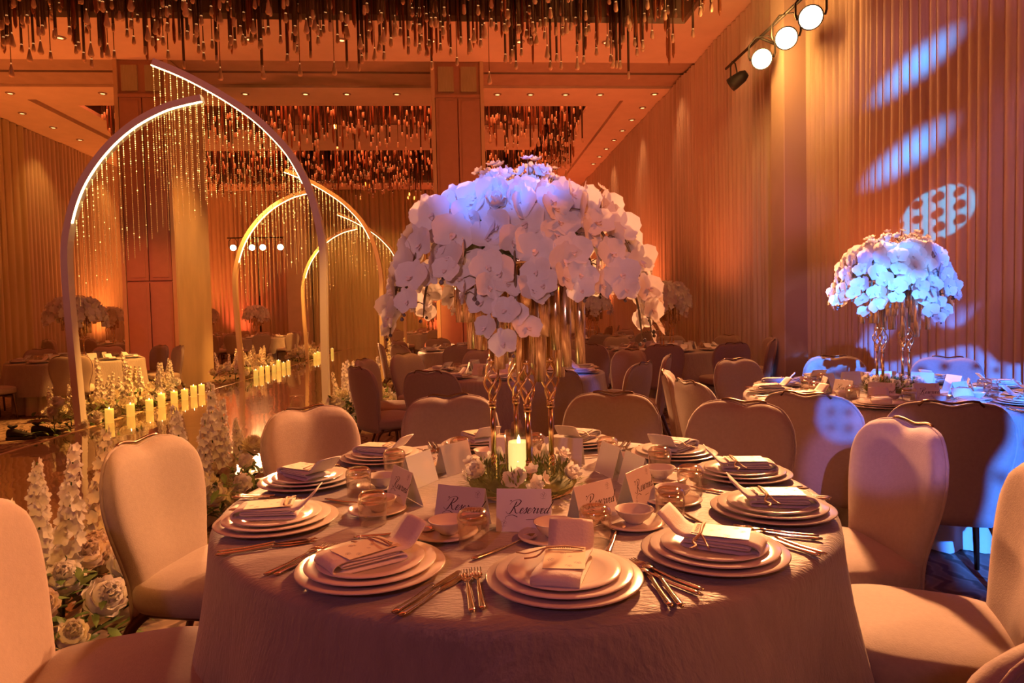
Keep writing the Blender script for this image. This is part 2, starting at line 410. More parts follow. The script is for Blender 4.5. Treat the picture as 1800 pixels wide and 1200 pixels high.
# ------------------------------------------------------------------ the room
CZ = 6.26
XL, XR, YN, YF = -10.9, 4.85, -6.0, 27.0
b = MB(); b.box(XL - 0.3, XR + 0.3, YN, YF + 0.3, -0.1, 0.0); struct('floor', b, 'carpet')

b = MB()
def soff(x0, x1, y0, y1, z=CZ, h=0.10): b.box(x0, x1, y0, y1, z, z + h)
AX0, AX1 = XL - 0.3, XR + 0.3
soff(AX0, AX1, YN, 1.0)
soff(AX0, -9.4, 1.0, 11.6); soff(4.0, AX1, 1.0, 11.6)
soff(AX0, AX1, 11.6, 13.42); soff(AX0, AX1, 14.96, 15.8)
soff(AX0, -9.43, 15.8, 25.5); soff(3.95, AX1, 15.8, 25.5); soff(AX0, AX1, 25.5, YF + 0.3)
ceil = struct('ceiling', b, 'plaster')
b = MB()
for (x0, x1, y0, y1) in ((-9.4, 4.0, 1.0, 11.6), (-9.43, 3.95, 15.8, 25.5)):
    b.box(x0 - 0.1, x0, y0, y1, CZ + 0.10, CZ + 0.85); b.box(x1, x1 + 0.1, y0, y1, CZ + 0.10, CZ + 0.85)
    b.box(x0, x1, y0 - 0.1, y0, CZ + 0.10, CZ + 0.85); b.box(x0, x1, y1, y1 + 0.1, CZ + 0.10, CZ + 0.85)
    b.box(x0 - 0.1, x1 + 0.1, y0 - 0.1, y1 + 0.1, CZ + 0.85, CZ + 0.95)
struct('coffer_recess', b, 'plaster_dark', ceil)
b = MB()   # stepped frame just inside the far opening
z = CZ + 0.10
b.box(-9.43, 3.95, 15.8, 16.55, z, z + 0.08); b.box(3.25, 3.95, 16.55, 25.5, z, z + 0.08); b.box(-9.43, -8.75, 16.55, 25.5, z, z + 0.08)
struct('coffer_frame', b, 'plaster', ceil)
b = MB(); b.box(-7.4, 2.35, 18.3, 20.6, CZ + 0.02, CZ + 0.14); struct('coffer_island', b, 'plaster', ceil)
b = MB()   # folding-wall track: two long boards with dark gaps
b.box(AX0, AX1, 13.42, 14.96, CZ + 0.30, CZ + 0.36); struct('track_recess', b, 'gap_black', ceil)
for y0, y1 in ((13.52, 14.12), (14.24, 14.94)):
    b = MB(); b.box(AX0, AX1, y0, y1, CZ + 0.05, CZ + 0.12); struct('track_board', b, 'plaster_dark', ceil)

def curtain(name, p0, p1, z0, z1, sp, amp, m='curtain', seed=0, flare=0.0):
    rr = random.Random(seed)
    p0 = Vector((*p0, 0)); p1 = Vector((*p1, 0)); L = (p1 - p0).length; t = (p1 - p0) / L; n = Vector((-t.y, t.x, 0))
    xs = []; s = 0.0
    while s < L:
        w = sp * rr.uniform(0.75, 1.3); a = amp * rr.uniform(0.6, 1.2); k = rr.uniform(-0.02, 0.02)
        for q, h in ((0.0, 0.0), (0.12, 0.55), (0.26, 0.95), (0.5, 1.0), (0.66, 0.8), (0.8, 0.25), (0.9, 0.0)):
            if s + q * w < L: xs.append((s + q * w, h * a, k))
        s += w
    xs.append((L, 0, 0))
    R = 6; vs = []; fs = []
    for j in range(R):
        f = j / (R - 1)
        for (q, h, k) in xs:
            d = q + k * sin(f * 3 + q)
            vs.append(tuple(p0 + t * max(0, min(L, d)) + n * (h * (1 - 0.25 * sin(f * 2.2 + q * 3))) + Vector((0, 0, z0 + (z1 - z0) * f))))
    nx = len(xs)
    for j in range(R - 1):
        for i in range(nx - 1): fs.append((j * nx + i, j * nx + i + 1, (j + 1) * nx + i + 1, (j + 1) * nx + i))
    b = MB(); b.add(vs, fs)
    return obj(name, b.mesh(name, [m]))
tag(curtain('curtain', (XR, 1.8), (XR, 9.02), 0.01, CZ - 0.01, 0.125, 0.06, seed=1), 'tall pleated curtain on the wall beside the blue-lit table', 'curtain')
tag(curtain('curtain', (XR, 9.36), (XR, 26.9), 0.01, CZ - 0.01, 0.15, 0.06, seed=2), 'long pleated orange-lit curtain running from the wall column to the far end', 'curtain')
tag(curtain('curtain', (XL, 26.9), (XL, 18.0), 0.01, CZ - 0.01, 0.17, 0.07, seed=3), 'pleated orange-lit curtain along the left wall behind the tables', 'curtain')
tag(curtain('curtain', (XL, 18.0), (XL, 8.0), 0.01, CZ - 0.01, 0.24, 0.10, 'curtain_gold', seed=9), 'greenish gold drape at the left edge of the picture', 'curtain')
tag(curtain('curtain', (-1.3, 26.86), (-5.75, 26.86), 0.01, CZ - 0.01, 0.17, 0.07, 'curtain_gold', seed=4), 'greenish gold curtain closing the far end of the runway', 'curtain')
tag(curtain('curtain', (4.75, 26.9), (-1.28, 26.9), 0.01, CZ - 0.01, 0.17, 0.07, seed=5), 'red-lit curtain of the end wall behind the middle pillar', 'curtain')
tag(curtain('curtain', (-5.78, 26.9), (-10.8, 26.9), 0.01, CZ - 0.01, 0.17, 0.07, seed=6), 'dark red curtain of the end wall behind the lamp stand', 'curtain')
for nm, bx in (('wall_right', (XR + 0.02, XR + 0.15, YN, YF)), ('wall_left', (XL - 0.15, XL - 0.02, YN, YF)), ('wall_far', (XL, XR, YF + 0.02, YF + 0.15))):
    b = MB(); b.box(*bx, 0, CZ); struct(nm, b, 'plaster_dark')
b = MB(); b.box(-6.6, -5.8, 26.3, 26.8, 0, CZ); o = struct('wall_pilaster', b, 'plaster')
# column on the right wall
b = MB(); b.box(4.49, 4.85, 9.0, 9.35, 0, CZ)
cw = struct('wall_column', b, 'column_cloth')
b = MB(); b.box(4.470, 4.488, 8.995, 9.355, 0, CZ); struct('column_face', b, 'plaster', cw)

def pillar(x0, x1, lab):
    y0, y1 = 13.4, 15.15
    t = thing('pillar', lab, 'pillar', ((x0 + x1) / 2, (y0 + y1) / 2, 0))
    hx, hy = (x1 - x0) / 2, (y1 - y0) / 2
    b = MB(); b.box(-hx + 0.02, hx - 0.02, -hy + 0.03, hy, 0, CZ + 0.05); obj('core', b.mesh('core', ['panel_red']), t)
    for sx in (-1, 1):
        b = MB(); x = sx * (hx - 0.035); b.box(x - 0.035, x + 0.035, -hy - 0.012, -hy + 0.05, 0, CZ + 0.04); obj('edge_strip', b.mesh('edge_strip', ['trim_gold']), t)
        b = MB(); x = sx * (hx - 0.008); b.box(x - 0.012, x + 0.012, -hy + 0.05, hy, 0, CZ + 0.02); obj('marble_side', b.mesh('marble_side', ['marble']), t)
    w = (2 * hx - 0.14) / 2
    for z0, z1, m in ((0.02, 2.05, 'panel_red'), (2.09, 5.55, 'panel_red')):
        for c in (0, 1):
            xa = -hx + 0.07 + c * w + 0.012; xb = xa + w - 0.024
            b = MB(); b.box(xa, xb, -hy - 0.002, -hy + 0.04, z0, z1); p = obj('panel', b.mesh('panel', [m]), t)
            b = MB(); b.box(xa + 0.055, xb - 0.055, -hy - 0.012, -hy, z0 + 0.06, z1 - 0.06); obj('raised_field', b.mesh('raised_field', [m]), p)
    for c in (0, 1):
        xa = -hx + 0.07 + c * w + 0.07; xb = xa + w - 0.14
        b = MB(); b.box(xa, xb, -hy + 0.0, -hy + 0.04, 5.68, 6.16); obj('grille', b.mesh('grille', ['grille']), t)
    b = MB(); b.box(-hx + 0.07, hx - 0.07, -hy - 0.004, -hy + 0.04, 5.56, 5.62); obj('rail', b.mesh('rail', ['panel_red']), t)
    return t
pillar(-6.43, -5.43, 'broad panelled pillar with a gold marble side, left of the runway')
pillar(-0.47, 0.56, 'red panelled pillar in the middle, behind the flower centrepiece')

# downlights let into the ceiling
b = MB(); b.lathe([(0.0, -0.004), (0.05, -0.004), (0.05, 0.012), (0, 0.012)], 14, 1); b.lathe([(0.05, -0.010), (0.085, -0.006), (0.09, 0.004), (0.05, 0.0)], 14, 0)
dl = b.mesh('downlight', ['plaster_dark', 'downlight'])
def downs(pts, lab, grp):
    for i, (x, y) in enumerate(pts):
        tag(obj('ceiling_downlight', dl, None, (x, y, CZ - 0.012)), lab % ORD[i + 1], 'downlight', grp)
downs([(4.55, 15.3 + 1.02 * k) for k in range(8)], 'small recessed downlight, %s from the pillars in the row over the right curtain', 'downlights over the right curtain')
downs([(-10.15, 15.6 + 1.2 * k) for k in range(5)], 'small recessed downlight, %s from the pillars in the row over the left curtain', 'downlights over the left curtain')
downs([(x, 15.35) for x in (-9.5, -7.6, -4.6, -3.3, -2.4, -1.3, 0.95, 1.7, 2.5, 3.3)], 'small downlight in the soffit behind the pillars, %s from the left wall', 'downlights behind the pillars')
downs([(x, 12.4) for x in (-8.4, -6.8, -5.2, -3.6, -2.0, -0.4, 1.2, 2.8)], 'small downlight in the soffit before the pillars, %s from the left wall', 'downlights before the pillars')

# ------------------------------------------------------------------ rod chandeliers
def flat_drop(L, w):
    q = MB(); q.tube([(0, 0, 0), (0, 0, -L * 0.55), (0, 0, -L * 0.8), (0, 0, -L * 0.95), (0, 0, -L)], [0.010, 0.014, w, w * 0.9, w * 0.25], 7, flat=0.5); return q
def rod_proto(kind, L):
    q = MB()
    if kind == 0: q.tube([(0, 0, 0), (0, 0, -L)], 0.021, 7)
    elif kind == 1: q.merge(flat_drop(L, 0.045))
    else: q.tube([(0, 0, 0), (0, 0, -L)], 0.006, 5)
    return q.mesh('rod', [['rod_dark'], ['rod_amber'], ['rod_dark']][kind])
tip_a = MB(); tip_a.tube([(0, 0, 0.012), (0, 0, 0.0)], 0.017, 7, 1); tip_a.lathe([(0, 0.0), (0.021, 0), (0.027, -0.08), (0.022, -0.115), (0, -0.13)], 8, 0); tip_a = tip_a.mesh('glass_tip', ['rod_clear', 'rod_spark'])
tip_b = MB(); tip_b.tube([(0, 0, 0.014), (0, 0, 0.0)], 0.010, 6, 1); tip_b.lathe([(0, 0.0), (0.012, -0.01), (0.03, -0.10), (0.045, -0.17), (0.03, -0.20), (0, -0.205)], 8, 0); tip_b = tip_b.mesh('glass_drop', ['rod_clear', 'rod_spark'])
RODM = {(k, i): rod_proto(k, 0.7 + 0.13 * i) for k in range(3) for i in range(8)}
def chandelier(lab, x0, x1, y0, y1, nparts, nstuff, zt, seed, keep=None, lift=0, near_bias=0.0):
    rr = random.Random(seed)
    t = thing('rod_chandelier', lab, 'chandelier', ((x0 + x1) / 2, (y0 + y1) / 2, zt))
    cx, cy = (x0 + x1) / 2, (y0 + y1) / 2
    b = MB(); b.box(x0 - cx, x1 - cx, y0 - cy, y1 - cy, -0.02, 0.03); obj('mounting_plate', b.mesh('mounting_plate', ['gap_black']), t)
    def rnd():
        while True:
            x = rr.uniform(x0, x1); y = y1 - (y1 - y0) * rr.random() ** (1 + near_bias)
            if keep is None or keep(x, y): return x - cx, y - cy
    for i in range(nparts):
        x, y = rnd(); k = rr.choices((0, 1, 2), (5, 3, 3))[0]; n = max(0, rr.choices(range(8), (1, 2, 3, 4, 4, 4, 3, 2))[0] - lift)
        r = obj('rod', RODM[(k, n)], t, (x, y, -0.02))
        L = 0.7 + 0.13 * n
        if k == 0: obj('glass_tip', tip_a, r, (0, 0, -L))
        elif k == 2: obj('glass_drop', tip_b, r, (0, 0, -L))
    if nstuff:
        q = MB()
        for i in range(nstuff):
            x, y = rnd(); k = rr.choices((0, 1, 2), (5, 3, 3))[0]; L = 0.55 + 0.13 * max(0, rr.choice(range(8)) - lift); M = T(x, y, -0.02)
            if k == 1:
                q.tube([(0, 0, 0), (0, 0, -L * 0.8), (0, 0, -L * 0.95), (0, 0, -L)], [0.010, 0.045, 0.04, 0.01], 5, 1, M, flat=0.5)
            else:
                q.tube([(0, 0, 0), (0, 0, -L)], 0.02 if k == 0 else 0.007, 5, 0, M)
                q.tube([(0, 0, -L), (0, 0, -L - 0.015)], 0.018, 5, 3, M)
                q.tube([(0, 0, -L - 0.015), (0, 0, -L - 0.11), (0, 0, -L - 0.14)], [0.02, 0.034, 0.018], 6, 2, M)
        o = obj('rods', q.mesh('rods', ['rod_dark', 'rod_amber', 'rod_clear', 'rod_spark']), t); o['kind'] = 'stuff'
    return t
chandelier('huge chandelier of dark and amber hanging rods overhead, nearest the camera', -9.3, 3.9, 8.2, 11.45, 300, 620, CZ + 0.72, 11, near_bias=0.5)
isl = lambda x, y: not (-7.6 < x < 2.6 and 18.1 < y < 20.8)
chandelier('rod chandelier in the far ceiling opening behind the pillars', -8.6, 3.2, 16.7, 18.1, 150, 420, CZ + 0.80, 12, isl, 1)
chandelier('rod chandelier at the far end of the hall, before the end wall', -8.6, 3.2, 20.8, 25.3, 0, 1100, CZ + 0.80, 13, isl, 1)
chandelier('narrow band of hanging rods along the right side of the far ceiling opening', 2.7, 3.25, 18.1, 20.7, 60, 60, CZ + 0.80, 14, None, 1)

# ------------------------------------------------------------------ runway
RW0, RW1, RWZ = -4.31, -1.64, 0.10
t = thing('runway', 'long glossy champagne mirror runway leading through the bead arches', 'runway', ((RW0 + RW1) / 2, 14.0, 0))
hw = (RW1 - RW0) / 2
b = MB(); b.box(-hw + 0.01, hw - 0.01, -12.4, 12.75, 0, RWZ - 0.02); obj('platform', b.mesh('platform', ['plaster_dark']), t)
ys = [-12.4 + 1.2575 * i for i in range(21)]
b = MB(); b.box(-hw + 0.012, hw - 0.012, 0.0015, 1.256, -0.02, 0.0); pm = b.mesh('mirror_panel', ['runway_gloss'])
for y in ys[:-1]: obj('mirror_panel', pm, t, (0, y, RWZ))
for sx in (-1, 1):
    b = MB(); b.box(sx * hw - 0.012, sx * hw + 0.012, -12.4, 12.75, 0.0, RWZ + 0.006); obj('edge_trim', b.mesh('edge_trim', ['trim_gold']), t)

# ------------------------------------------------------------------ bead arches
LOUT = [(-4.40, 0.0), (-4.43, 0.7), (-4.46, 1.36), (-4.47, 2.07), (-4.41, 2.45), (-4.29, 2.8), (-4.12, 3.09), (-3.89, 3.36), (-3.62, 3.58), (-3.32, 3.74), (-3.1, 3.81), (-2.88, 3.86)]
ROUT = [(-1.56, 0.0), (-1.56, 1.03), (-1.54, 2.02), (-1.57, 2.35), (-1.64, 2.68), (-1.73, 2.94), (-1.88, 3.22), (-2.07, 3.45), (-2.28, 3.65), (-2.53, 3.83), (-2.81, 4.0), (-3.08, 4.14), (-3.37, 4.26)]
LBOT = [(-4.42, 1.46), (-4.19, 1.61), (-3.93, 1.8), (-3.61, 2.12), (-3.28, 2.37), (-2.88, 2.55)]
RBOT = [(-1.60, 1.1), (-1.78, 1.56), (-2.02, 2.03), (-2.27, 2.33), (-2.52, 2.53), (-2.83, 2.73), (-3.14, 2.78), (-3.39, 2.86)]
def interp(P, x):
    P = sorted(P)
    if x <= P[0][0]: return P[0][1]
    for (a, za), (c, zc) in zip(P, P[1:]):
        if x <= c: return za + (zc - za) * (x - a) / (c - a)
    return P[-1][1]
def arch_half(t, OUT, BOT, side, ledz, m, seed, step):
    P = crom([(x, 0, z) for x, z in OUT], 5); n = len(P)
    wd, dp = 0.075, 0.06
    def offs(i, d):
        tg = (P[min(i + 1, n - 1)] - P[max(i - 1, 0)]).normalized()
        nn = Vector((tg.z, 0, -tg.x)) * (1 if side < 0 else -1)      # inwards
        return P[i] + nn * d
    vs = []; fs = []
    for i in range(n):
        a = offs(i, 0); c = offs(i, wd)
        vs += [(a.x, -dp, a.z), (c.x, -dp, c.z), (c.x, dp, c.z), (a.x, dp, a.z)]
    for i in range(n - 1):
        for k in range(4): fs.append((i * 4 + k, i * 4 + (k + 1) % 4, i * 4 + 4 + (k + 1) % 4, i * 4 + 4 + k))
    fs += [(3, 2, 1, 0), tuple((n - 1) * 4 + k for k in range(4))]
    b = MB(); b.add(vs, fs, 0, False); half = obj('arch_band', b.mesh('arch_band', [m]), t)
    vs = []; fs = []; idx = [i for i in range(n) if P[i].z > ledz and i > n * 0.25]
    for i in idx:
        a = offs(i, wd + 0.0005); c = offs(i, wd + 0.010)
        vs += [(a.x, -0.058, a.z), (c.x, -0.058, c.z), (c.x, -0.030, c.z), (a.x, -0.030, a.z)]
    for i in range(len(idx) - 1):
        for k in range(4): fs.append((i * 4 + k, i * 4 + (k + 1) % 4, i * 4 + 4 + (k + 1) % 4, i * 4 + 4 + k))
    fs += [(3, 2, 1, 0), tuple((len(idx) - 1) * 4 + k for k in range(4))]
    b = MB(); b.add(vs, fs, 0, False); obj('led_strip', b.mesh('led_strip', ['led']), half)
    rr = random.Random(seed)
    inner = [(offs(i, wd + 0.014).x, offs(i, wd + 0.014).z) for i in idx]
    x0, x1 = min(p[0] for p in inner), max(p[0] for p in inner)
    x = x0 + 0.01
    while x < x1:
        ztop = interp(inner, x); zb = interp(BOT, x) + rr.uniform(-0.05, 0.08)
        b = MB(); z = ztop; first = True; yy = rr.uniform(-0.02, 0.02)
        while z > zb:
            lit = (ztop - z < 0.35 and rr.random() < 0.75 - (ztop - z) * 1.2) or rr.random() < 0.045  # beads close under the LED strip mostly take the glint colour
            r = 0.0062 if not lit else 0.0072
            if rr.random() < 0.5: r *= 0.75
            h = r * 1.6
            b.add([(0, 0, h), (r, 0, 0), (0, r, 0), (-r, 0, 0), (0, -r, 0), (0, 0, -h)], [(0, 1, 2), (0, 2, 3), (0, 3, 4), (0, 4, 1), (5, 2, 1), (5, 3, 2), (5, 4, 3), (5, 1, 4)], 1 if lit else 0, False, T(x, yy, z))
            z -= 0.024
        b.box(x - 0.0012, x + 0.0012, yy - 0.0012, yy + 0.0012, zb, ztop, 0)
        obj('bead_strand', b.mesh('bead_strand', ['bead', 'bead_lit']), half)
        x += step * rr.uniform(0.9, 1.1)
def arch(Y, lab, m, seed, step):
    t = thing('bead_arch', lab, 'arch', (0, Y, 0))
    arch_half(t, LOUT, LBOT, -1, 2.42, m, seed, step); arch_half(t, ROUT, RBOT, 1, 2.86, m, seed + 1, step)
    for x in (-4.36, -1.60):
        b = MB(); b.box(x - 0.16, x + 0.16, -0.2, 0.2, 0.0, 0.012); obj('foot_plate', b.mesh('foot_plate', [m]), t)
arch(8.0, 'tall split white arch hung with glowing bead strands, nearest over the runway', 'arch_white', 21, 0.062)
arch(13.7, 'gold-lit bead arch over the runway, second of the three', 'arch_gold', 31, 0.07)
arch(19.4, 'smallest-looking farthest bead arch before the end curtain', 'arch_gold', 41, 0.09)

# ------------------------------------------------------------------ stage lamps
def par_meshes():
    a = MB(); a.lathe([(0, 0.22), (0.05, 0.22), (0.09, 0.15), (0.105, 0.0), (0.105, -0.06), (0.098, -0.06), (0.098, -0.02), (0, -0.02)], 20)
    c = MB(); c.lathe([(0, -0.050), (0.06, -0.046), (0.094, -0.03), (0.094, -0.021), (0, -0.021)], 20)
    y = MB(); y.tube([(-0.112, 0, 0.0), (-0.125, 0, 0.06), (-0.125, 0, 0.2), (-0.06, 0, 0.3), (0.06, 0, 0.3), (0.125, 0, 0.2), (0.125, 0, 0.06), (0.112, 0, 0.0)], 0.010, 6)
    return a.mesh('can', ['lamp_black']), c.mesh('lens', ['lens_hot']), y.mesh('yoke', ['lamp_black'])
PM = par_meshes()
def par(lab, loc, tgt, grp, k=1.0):
    t = thing('stage_lamp', lab, 'lamp', loc, group=grp)
    d = (Vector(tgt) - Vector(loc)); t.rotation_euler = d.to_track_quat('-Z', 'Y').to_euler()
    obj('can', PM[0], t, M=S(k)); obj('lens', PM[1], t, M=S(k)); obj('yoke', PM[2], t, M=t.rotation_euler.to_matrix().to_4x4().inverted() @ RZ(atan2(d.y, d.x) - pi / 2) @ S(k, k, 1))
for k, p in enumerate(PAR_BAR):
    par(['glaring stage lamp nearest the camera on the wall-column bar', 'glaring stage lamp in the middle of the wall-column bar', 'glaring stage lamp directly above the column face on the wall bar'][k], p, (0.2, 1.2, 1.6), 'lamps on the column bar', 1.35)
par('stage lamp seen from its edge, turned away, at the far end of the column bar', (4.22, 10.05, 4.73), (2.0, 12.2, 3.2), 'lamps on the column bar')
t = thing('lamp_bar', 'horizontal bar holding the stage lamps, bracketed to the wall column', 'bar', (4.22, 9.0, 5.045))
b = MB(); b.tube([(0, -1.5, 0), (0, 1.35, 0)], 0.02, 8); obj('pipe', b.mesh('pipe', ['lamp_black']), t)
b = MB(); b.tube([(0, 0.17, 0), (0.27, 0.17, -0.1)], 0.02, 6); obj('bracket', b.mesh('bracket', ['lamp_black']), t)
for k, x in enumerate(STAND_X):
    par('bright stage lamp on the distant tall stand, %s from the left' % ORD[k + 1], (x, STAND[1], 3.62), (0, 0, 1.4), 'lamps on the distant stand')
t = thing('lamp_stand', 'slim black tripod stand carrying four lamps by the end wall', 'stand', (STAND[0] - 0.02, STAND[1], 0))
b = MB(); b.tube([(0, 0, 0.35), (0, 0, 3.95)], [0.03, 0.02], 8); obj('pole', b.mesh('pole', ['lamp_black']), t)
b = MB(); b.tube([(-0.95, 0, 3.935), (0.85, 0, 3.935)], 0.02, 6); obj('crossbar', b.mesh('crossbar', ['lamp_black']), t)
for k in range(3):
    a = k * 2 * pi / 3 + 0.4
    b = MB(); b.tube([(0, 0, 0.9), (0.55 * cos(a), 0.55 * sin(a), 0.012)], 0.014, 6); obj('leg', b.mesh('leg', ['lamp_black']), t)
# warm spill of the lamp bar on the curtain beside it
point('bar_spill', (3.95, 8.5, 4.75), 130, (1.0, 0.42, 0.10), 0.2)

# ------------------------------------------------------------------ chairs
def sup(w, d, n=28, e=3.2, cy=0.0, taper=0.0):
    out = []
    for k in range(n):
        a = 2 * pi * k / n; c, s_ = cos(a), sin(a)
        x = abs(c) ** (2 / e) * (1 if c > 0 else -1); y = abs(s_) ** (2 / e) * (1 if s_ > 0 else -1)
        out.append((x * w / 2 * (1 + taper * y), cy + y * d / 2))
    return out
def chair_meshes():
    seat = MB(); seat.slab(sup(0.50, 0.47, 32, 3.6, 0.03, 0.03), 0.365, 0.455, 0.025, dome=0.022)
    bk = MB()
    NU, NV = 21, 16
    def hw(f):           # half width up the back
        return 0.197 + 0.056 * sin(min(1.0, max(0.0, (f - 0.22) / 0.62)) * pi / 2) ** 1.4 - 0.012 * max(0.0, f - 0.86) / 0.14
    def topz(u):
        a = abs(u)
        return 0.874 + 0.013 * exp(-((a - 0.38) / 0.24) ** 2) - 0.006 * exp(-(u / 0.2) ** 2) - 0.085 * (max(0.0, a - 0.58) / 0.42) ** 2.6
    def P(i, j, side):
        u = sin((i / (NU - 1) * 2 - 1) * pi / 2) * 0.35 + (i / (NU - 1) * 2 - 1) * 0.65; f = j / (NV - 1); f = f * 0.6 + 0.4 * (1 - (1 - f) ** 2)
        z = 0.335 + (topz(u) - 0.335) * f
        x = u * hw(f)
        y = -0.185 - 0.085 * f ** 1.3 + 0.055 * u * u * (0.4 + 0.6 * f)
        edge = (1 - abs(u) ** 6) * (1 - max(0.0, 2 * f - 1) ** 8) * (1 - max(0.0, 1 - 2 * f) ** 10)
        if side: y += 0.012 + 0.030 * edge ** 0.5 + 0.018 * edge * exp(-((f - 0.28) / 0.16) ** 2) * (1 - u * u)
        else: y -= 0.010 + 0.014 * edge ** 0.5
        return (x, y, z)
    fr = [P(i, j, 1) for j in range(NV) for i in range(NU)]; ba = [P(i, j, 0) for j in range(NV) for i in range(NU)]
    n = NU * NV; fs = []
    for j in range(NV - 1):
        for i in range(NU - 1):
            a = j * NU + i
            fs.append((a + NU, a + NU + 1, a + 1, a)); fs.append((n + a, n + a + 1, n + a + NU + 1, n + a + NU))
    for j in range(NV - 1):
        for i in (0, NU - 1):
            a = j * NU + i; q = (a, a + NU, n + a + NU, n + a); fs.append(q if i else q[::-1])
    for i in range(NU - 1):
        for j in (0, NV - 1):
            a = j * NU + i; q = (a, a + 1, n + a + 1, n + a); fs.append(q[::-1] if j else q)
    bk.add(fr + ba, fs)
    rim = [P(0, j, 0) for j in range(NV)] + [P(i, NV - 1, 0) for i in range(1, NU)] + [P(NU - 1, j, 0) for j in range(NV - 2, -1, -1)]
    pip = MB(); pip.tube(rim, 0.006, 5)
    hd = MB()
    hp = []
    for k in range(13):
        u = -0.50 + 1.0 * k / 12
        z = topz(u); y = -0.270 + 0.055 * u * u - 0.012
        hp.append((u * hw(1.0), y, z + 0.004 + 0.012 * cos(u * pi) if k not in (0, 12) else z - 0.012))
    hd.tube(hp, 0.0055, 7)
    legs = []
    for sx in (-1, 1):
        q = MB(); q.tube(crom([(sx * 0.19, 0.19, 0.365), (sx * 0.20, 0.20, 0.30), (sx * 0.215, 0.225, 0.01)], 3), [0.021, 0.020, 0.019, 0.017, 0.015, 0.013, 0.011], 8); legs.append(q)
        q = MB(); q.tube(crom([(sx * 0.17, -0.12, 0.365), (sx * 0.19, -0.18, 0.31), (sx * 0.205, -0.22, 0.20), (sx * 0.225, -0.295, 0.01)], 3), [0.021, 0.021, 0.020, 0.019, 0.018, 0.017, 0.016, 0.014, 0.013, 0.011], 8); legs.append(q)
    fm = MB(); fm.tube([(-0.19, 0.19, 0.352), (0.19, 0.19, 0.352), (0.18, -0.14, 0.352), (-0.18, -0.14, 0.352)], 0.015, 6, closed=True)
    return dict(seat=seat, backrest=bk, piping=pip, handle=hd, legs=legs, frame=fm)
CMB = chair_meshes()
CM = {k: CMB[k].mesh(k, [m]) for k, m in (('seat', 'chair_fabric'), ('backrest', 'chair_fabric'), ('piping', 'chair_fabric'), ('handle', 'bronze'), ('frame', 'bronze'))}
CL = [q.mesh('leg', ['bronze']) for q in CMB['legs']]
b = MB()
for k, mi in (('seat', 0), ('backrest', 0), ('handle', 1), ('frame', 1)): b.merge(CMB[k], mi=mi)
for q in CMB['legs']: b.merge(q, mi=1)
CFAR = b.mesh('banquet_chair', ['chair_fabric', 'bronze'])
def chair(loc, rz, label, grp, far=False):
    if far:
        return tag(obj('banquet_chair', CFAR, None, (*loc, 0), (0, 0, rz)), label, 'chair', grp)
    t = thing('banquet_chair', label, 'chair', (*loc, 0), rz, grp)
    obj('seat', CM['seat'], t); k = obj('backrest', CM['backrest'], t); obj('piping', CM['piping'], k)
    obj('handle', CM['handle'], t)['label'] = 'bronze grab handle across the top'
    obj('seat_frame', CM['frame'], t)
    for m in CL: obj('leg', m, t)
    return t
def chair_at(c, ang, r, label, grp, far=False, turn=0.0):
    """ang: direction from table centre; r: radius of the back of the chair"""
    a = radians(ang); rr = r - 0.26
    return chair((c[0] + rr * cos(a), c[1] + rr * sin(a)), a + pi / 2 + radians(turn), label, grp, far)

# ------------------------------------------------------------------ tables and cloths
TR = 0.90; TH = 0.75
def cloth_mesh(seed, hem=0.30):
    rr = random.Random(seed); ph = [rr.uniform(0, 6.28) for _ in range(5)]
    N = 168
    rows = [(0.02, TH), (0.3, TH), (0.6, TH), (0.80, TH), (0.875, TH - 0.001), (0.895, TH - 0.006), (0.906, TH - 0.018), (0.910, TH - 0.04), (0.914, 0.66), (0.925, 0.56), (0.94, 0.46), (0.953, 0.38), (0.96, hem)]
    def fold(a):
        v = 0.60 * sin(11 * a + ph[0] + 0.8 * sin(2 * a + ph[1])) + 0.25 * sin(19 * a + ph[2] + 0.6 * sin(3 * a)) + 0.30 * sin(6 * a + ph[3])
        return v
    vs = []
    for j, (r, z) in enumerate(rows):
        amp = max(0.0, (TH - 0.05 - z)) * 0.125
        for k in range(N):
            a = 2 * pi * k / N
            R = r + amp * fold(a)
            zz = z + (0.012 * sin(5 * a + ph[4]) if j == len(rows) - 1 else 0)
            vs.append((R * cos(a), R * sin(a), zz))
    fs = []
    for j in range(len(rows) - 1):
        for k in range(N): fs.append((j * N + k, j * N + (k + 1) % N, (j + 1) * N + (k + 1) % N, (j + 1) * N + k))
    fs.append(tuple(range(N - 1, -1, -1)))
    b = MB(); b.add([(x, y, z) for x, y, z in vs], [f[::-1] for f in fs]); return b
def skirt_mesh(seed):
    rr = random.Random(seed); p = rr.uniform(0, 6)
    b = MB()
    b.grid(120, 6, lambda u, v: ((0.80 + (0.02 + 0.02 * v) * sin(24 * 2 * pi * u + p + sin(6 * pi * u))) * cos(2 * pi * u), (0.80 + (0.02 + 0.02 * v) * sin(24 * 2 * pi * u + p + sin(6 * pi * u))) * sin(2 * pi * u), 0.70 - 0.69 * v), closeu=True)
    return b
CLOTHS = [cloth_mesh(k).mesh('tablecloth', ['cloth']) for k in (3, 4, 5)]
SKIRT = skirt_mesh(2).mesh('underskirt', ['skirt'])
b = MB(); b.lathe([(0, TH - 0.035), (0.88, TH - 0.035), (0.885, TH - 0.02), (0.88, TH - 0.006), (0, TH - 0.006)], 48); TOP = b.mesh('tabletop', ['plaster_dark'])
b = MB(); b.tube([(0, 0, 0.02), (0, 0, TH - 0.04)], [0.06, 0.05], 12); b.lathe([(0, 0.0), (0.3, 0.0), (0.28, 0.03), (0.05, 0.06), (0, 0.06)], 20); PED = b.mesh('pedestal', ['lamp_black'])
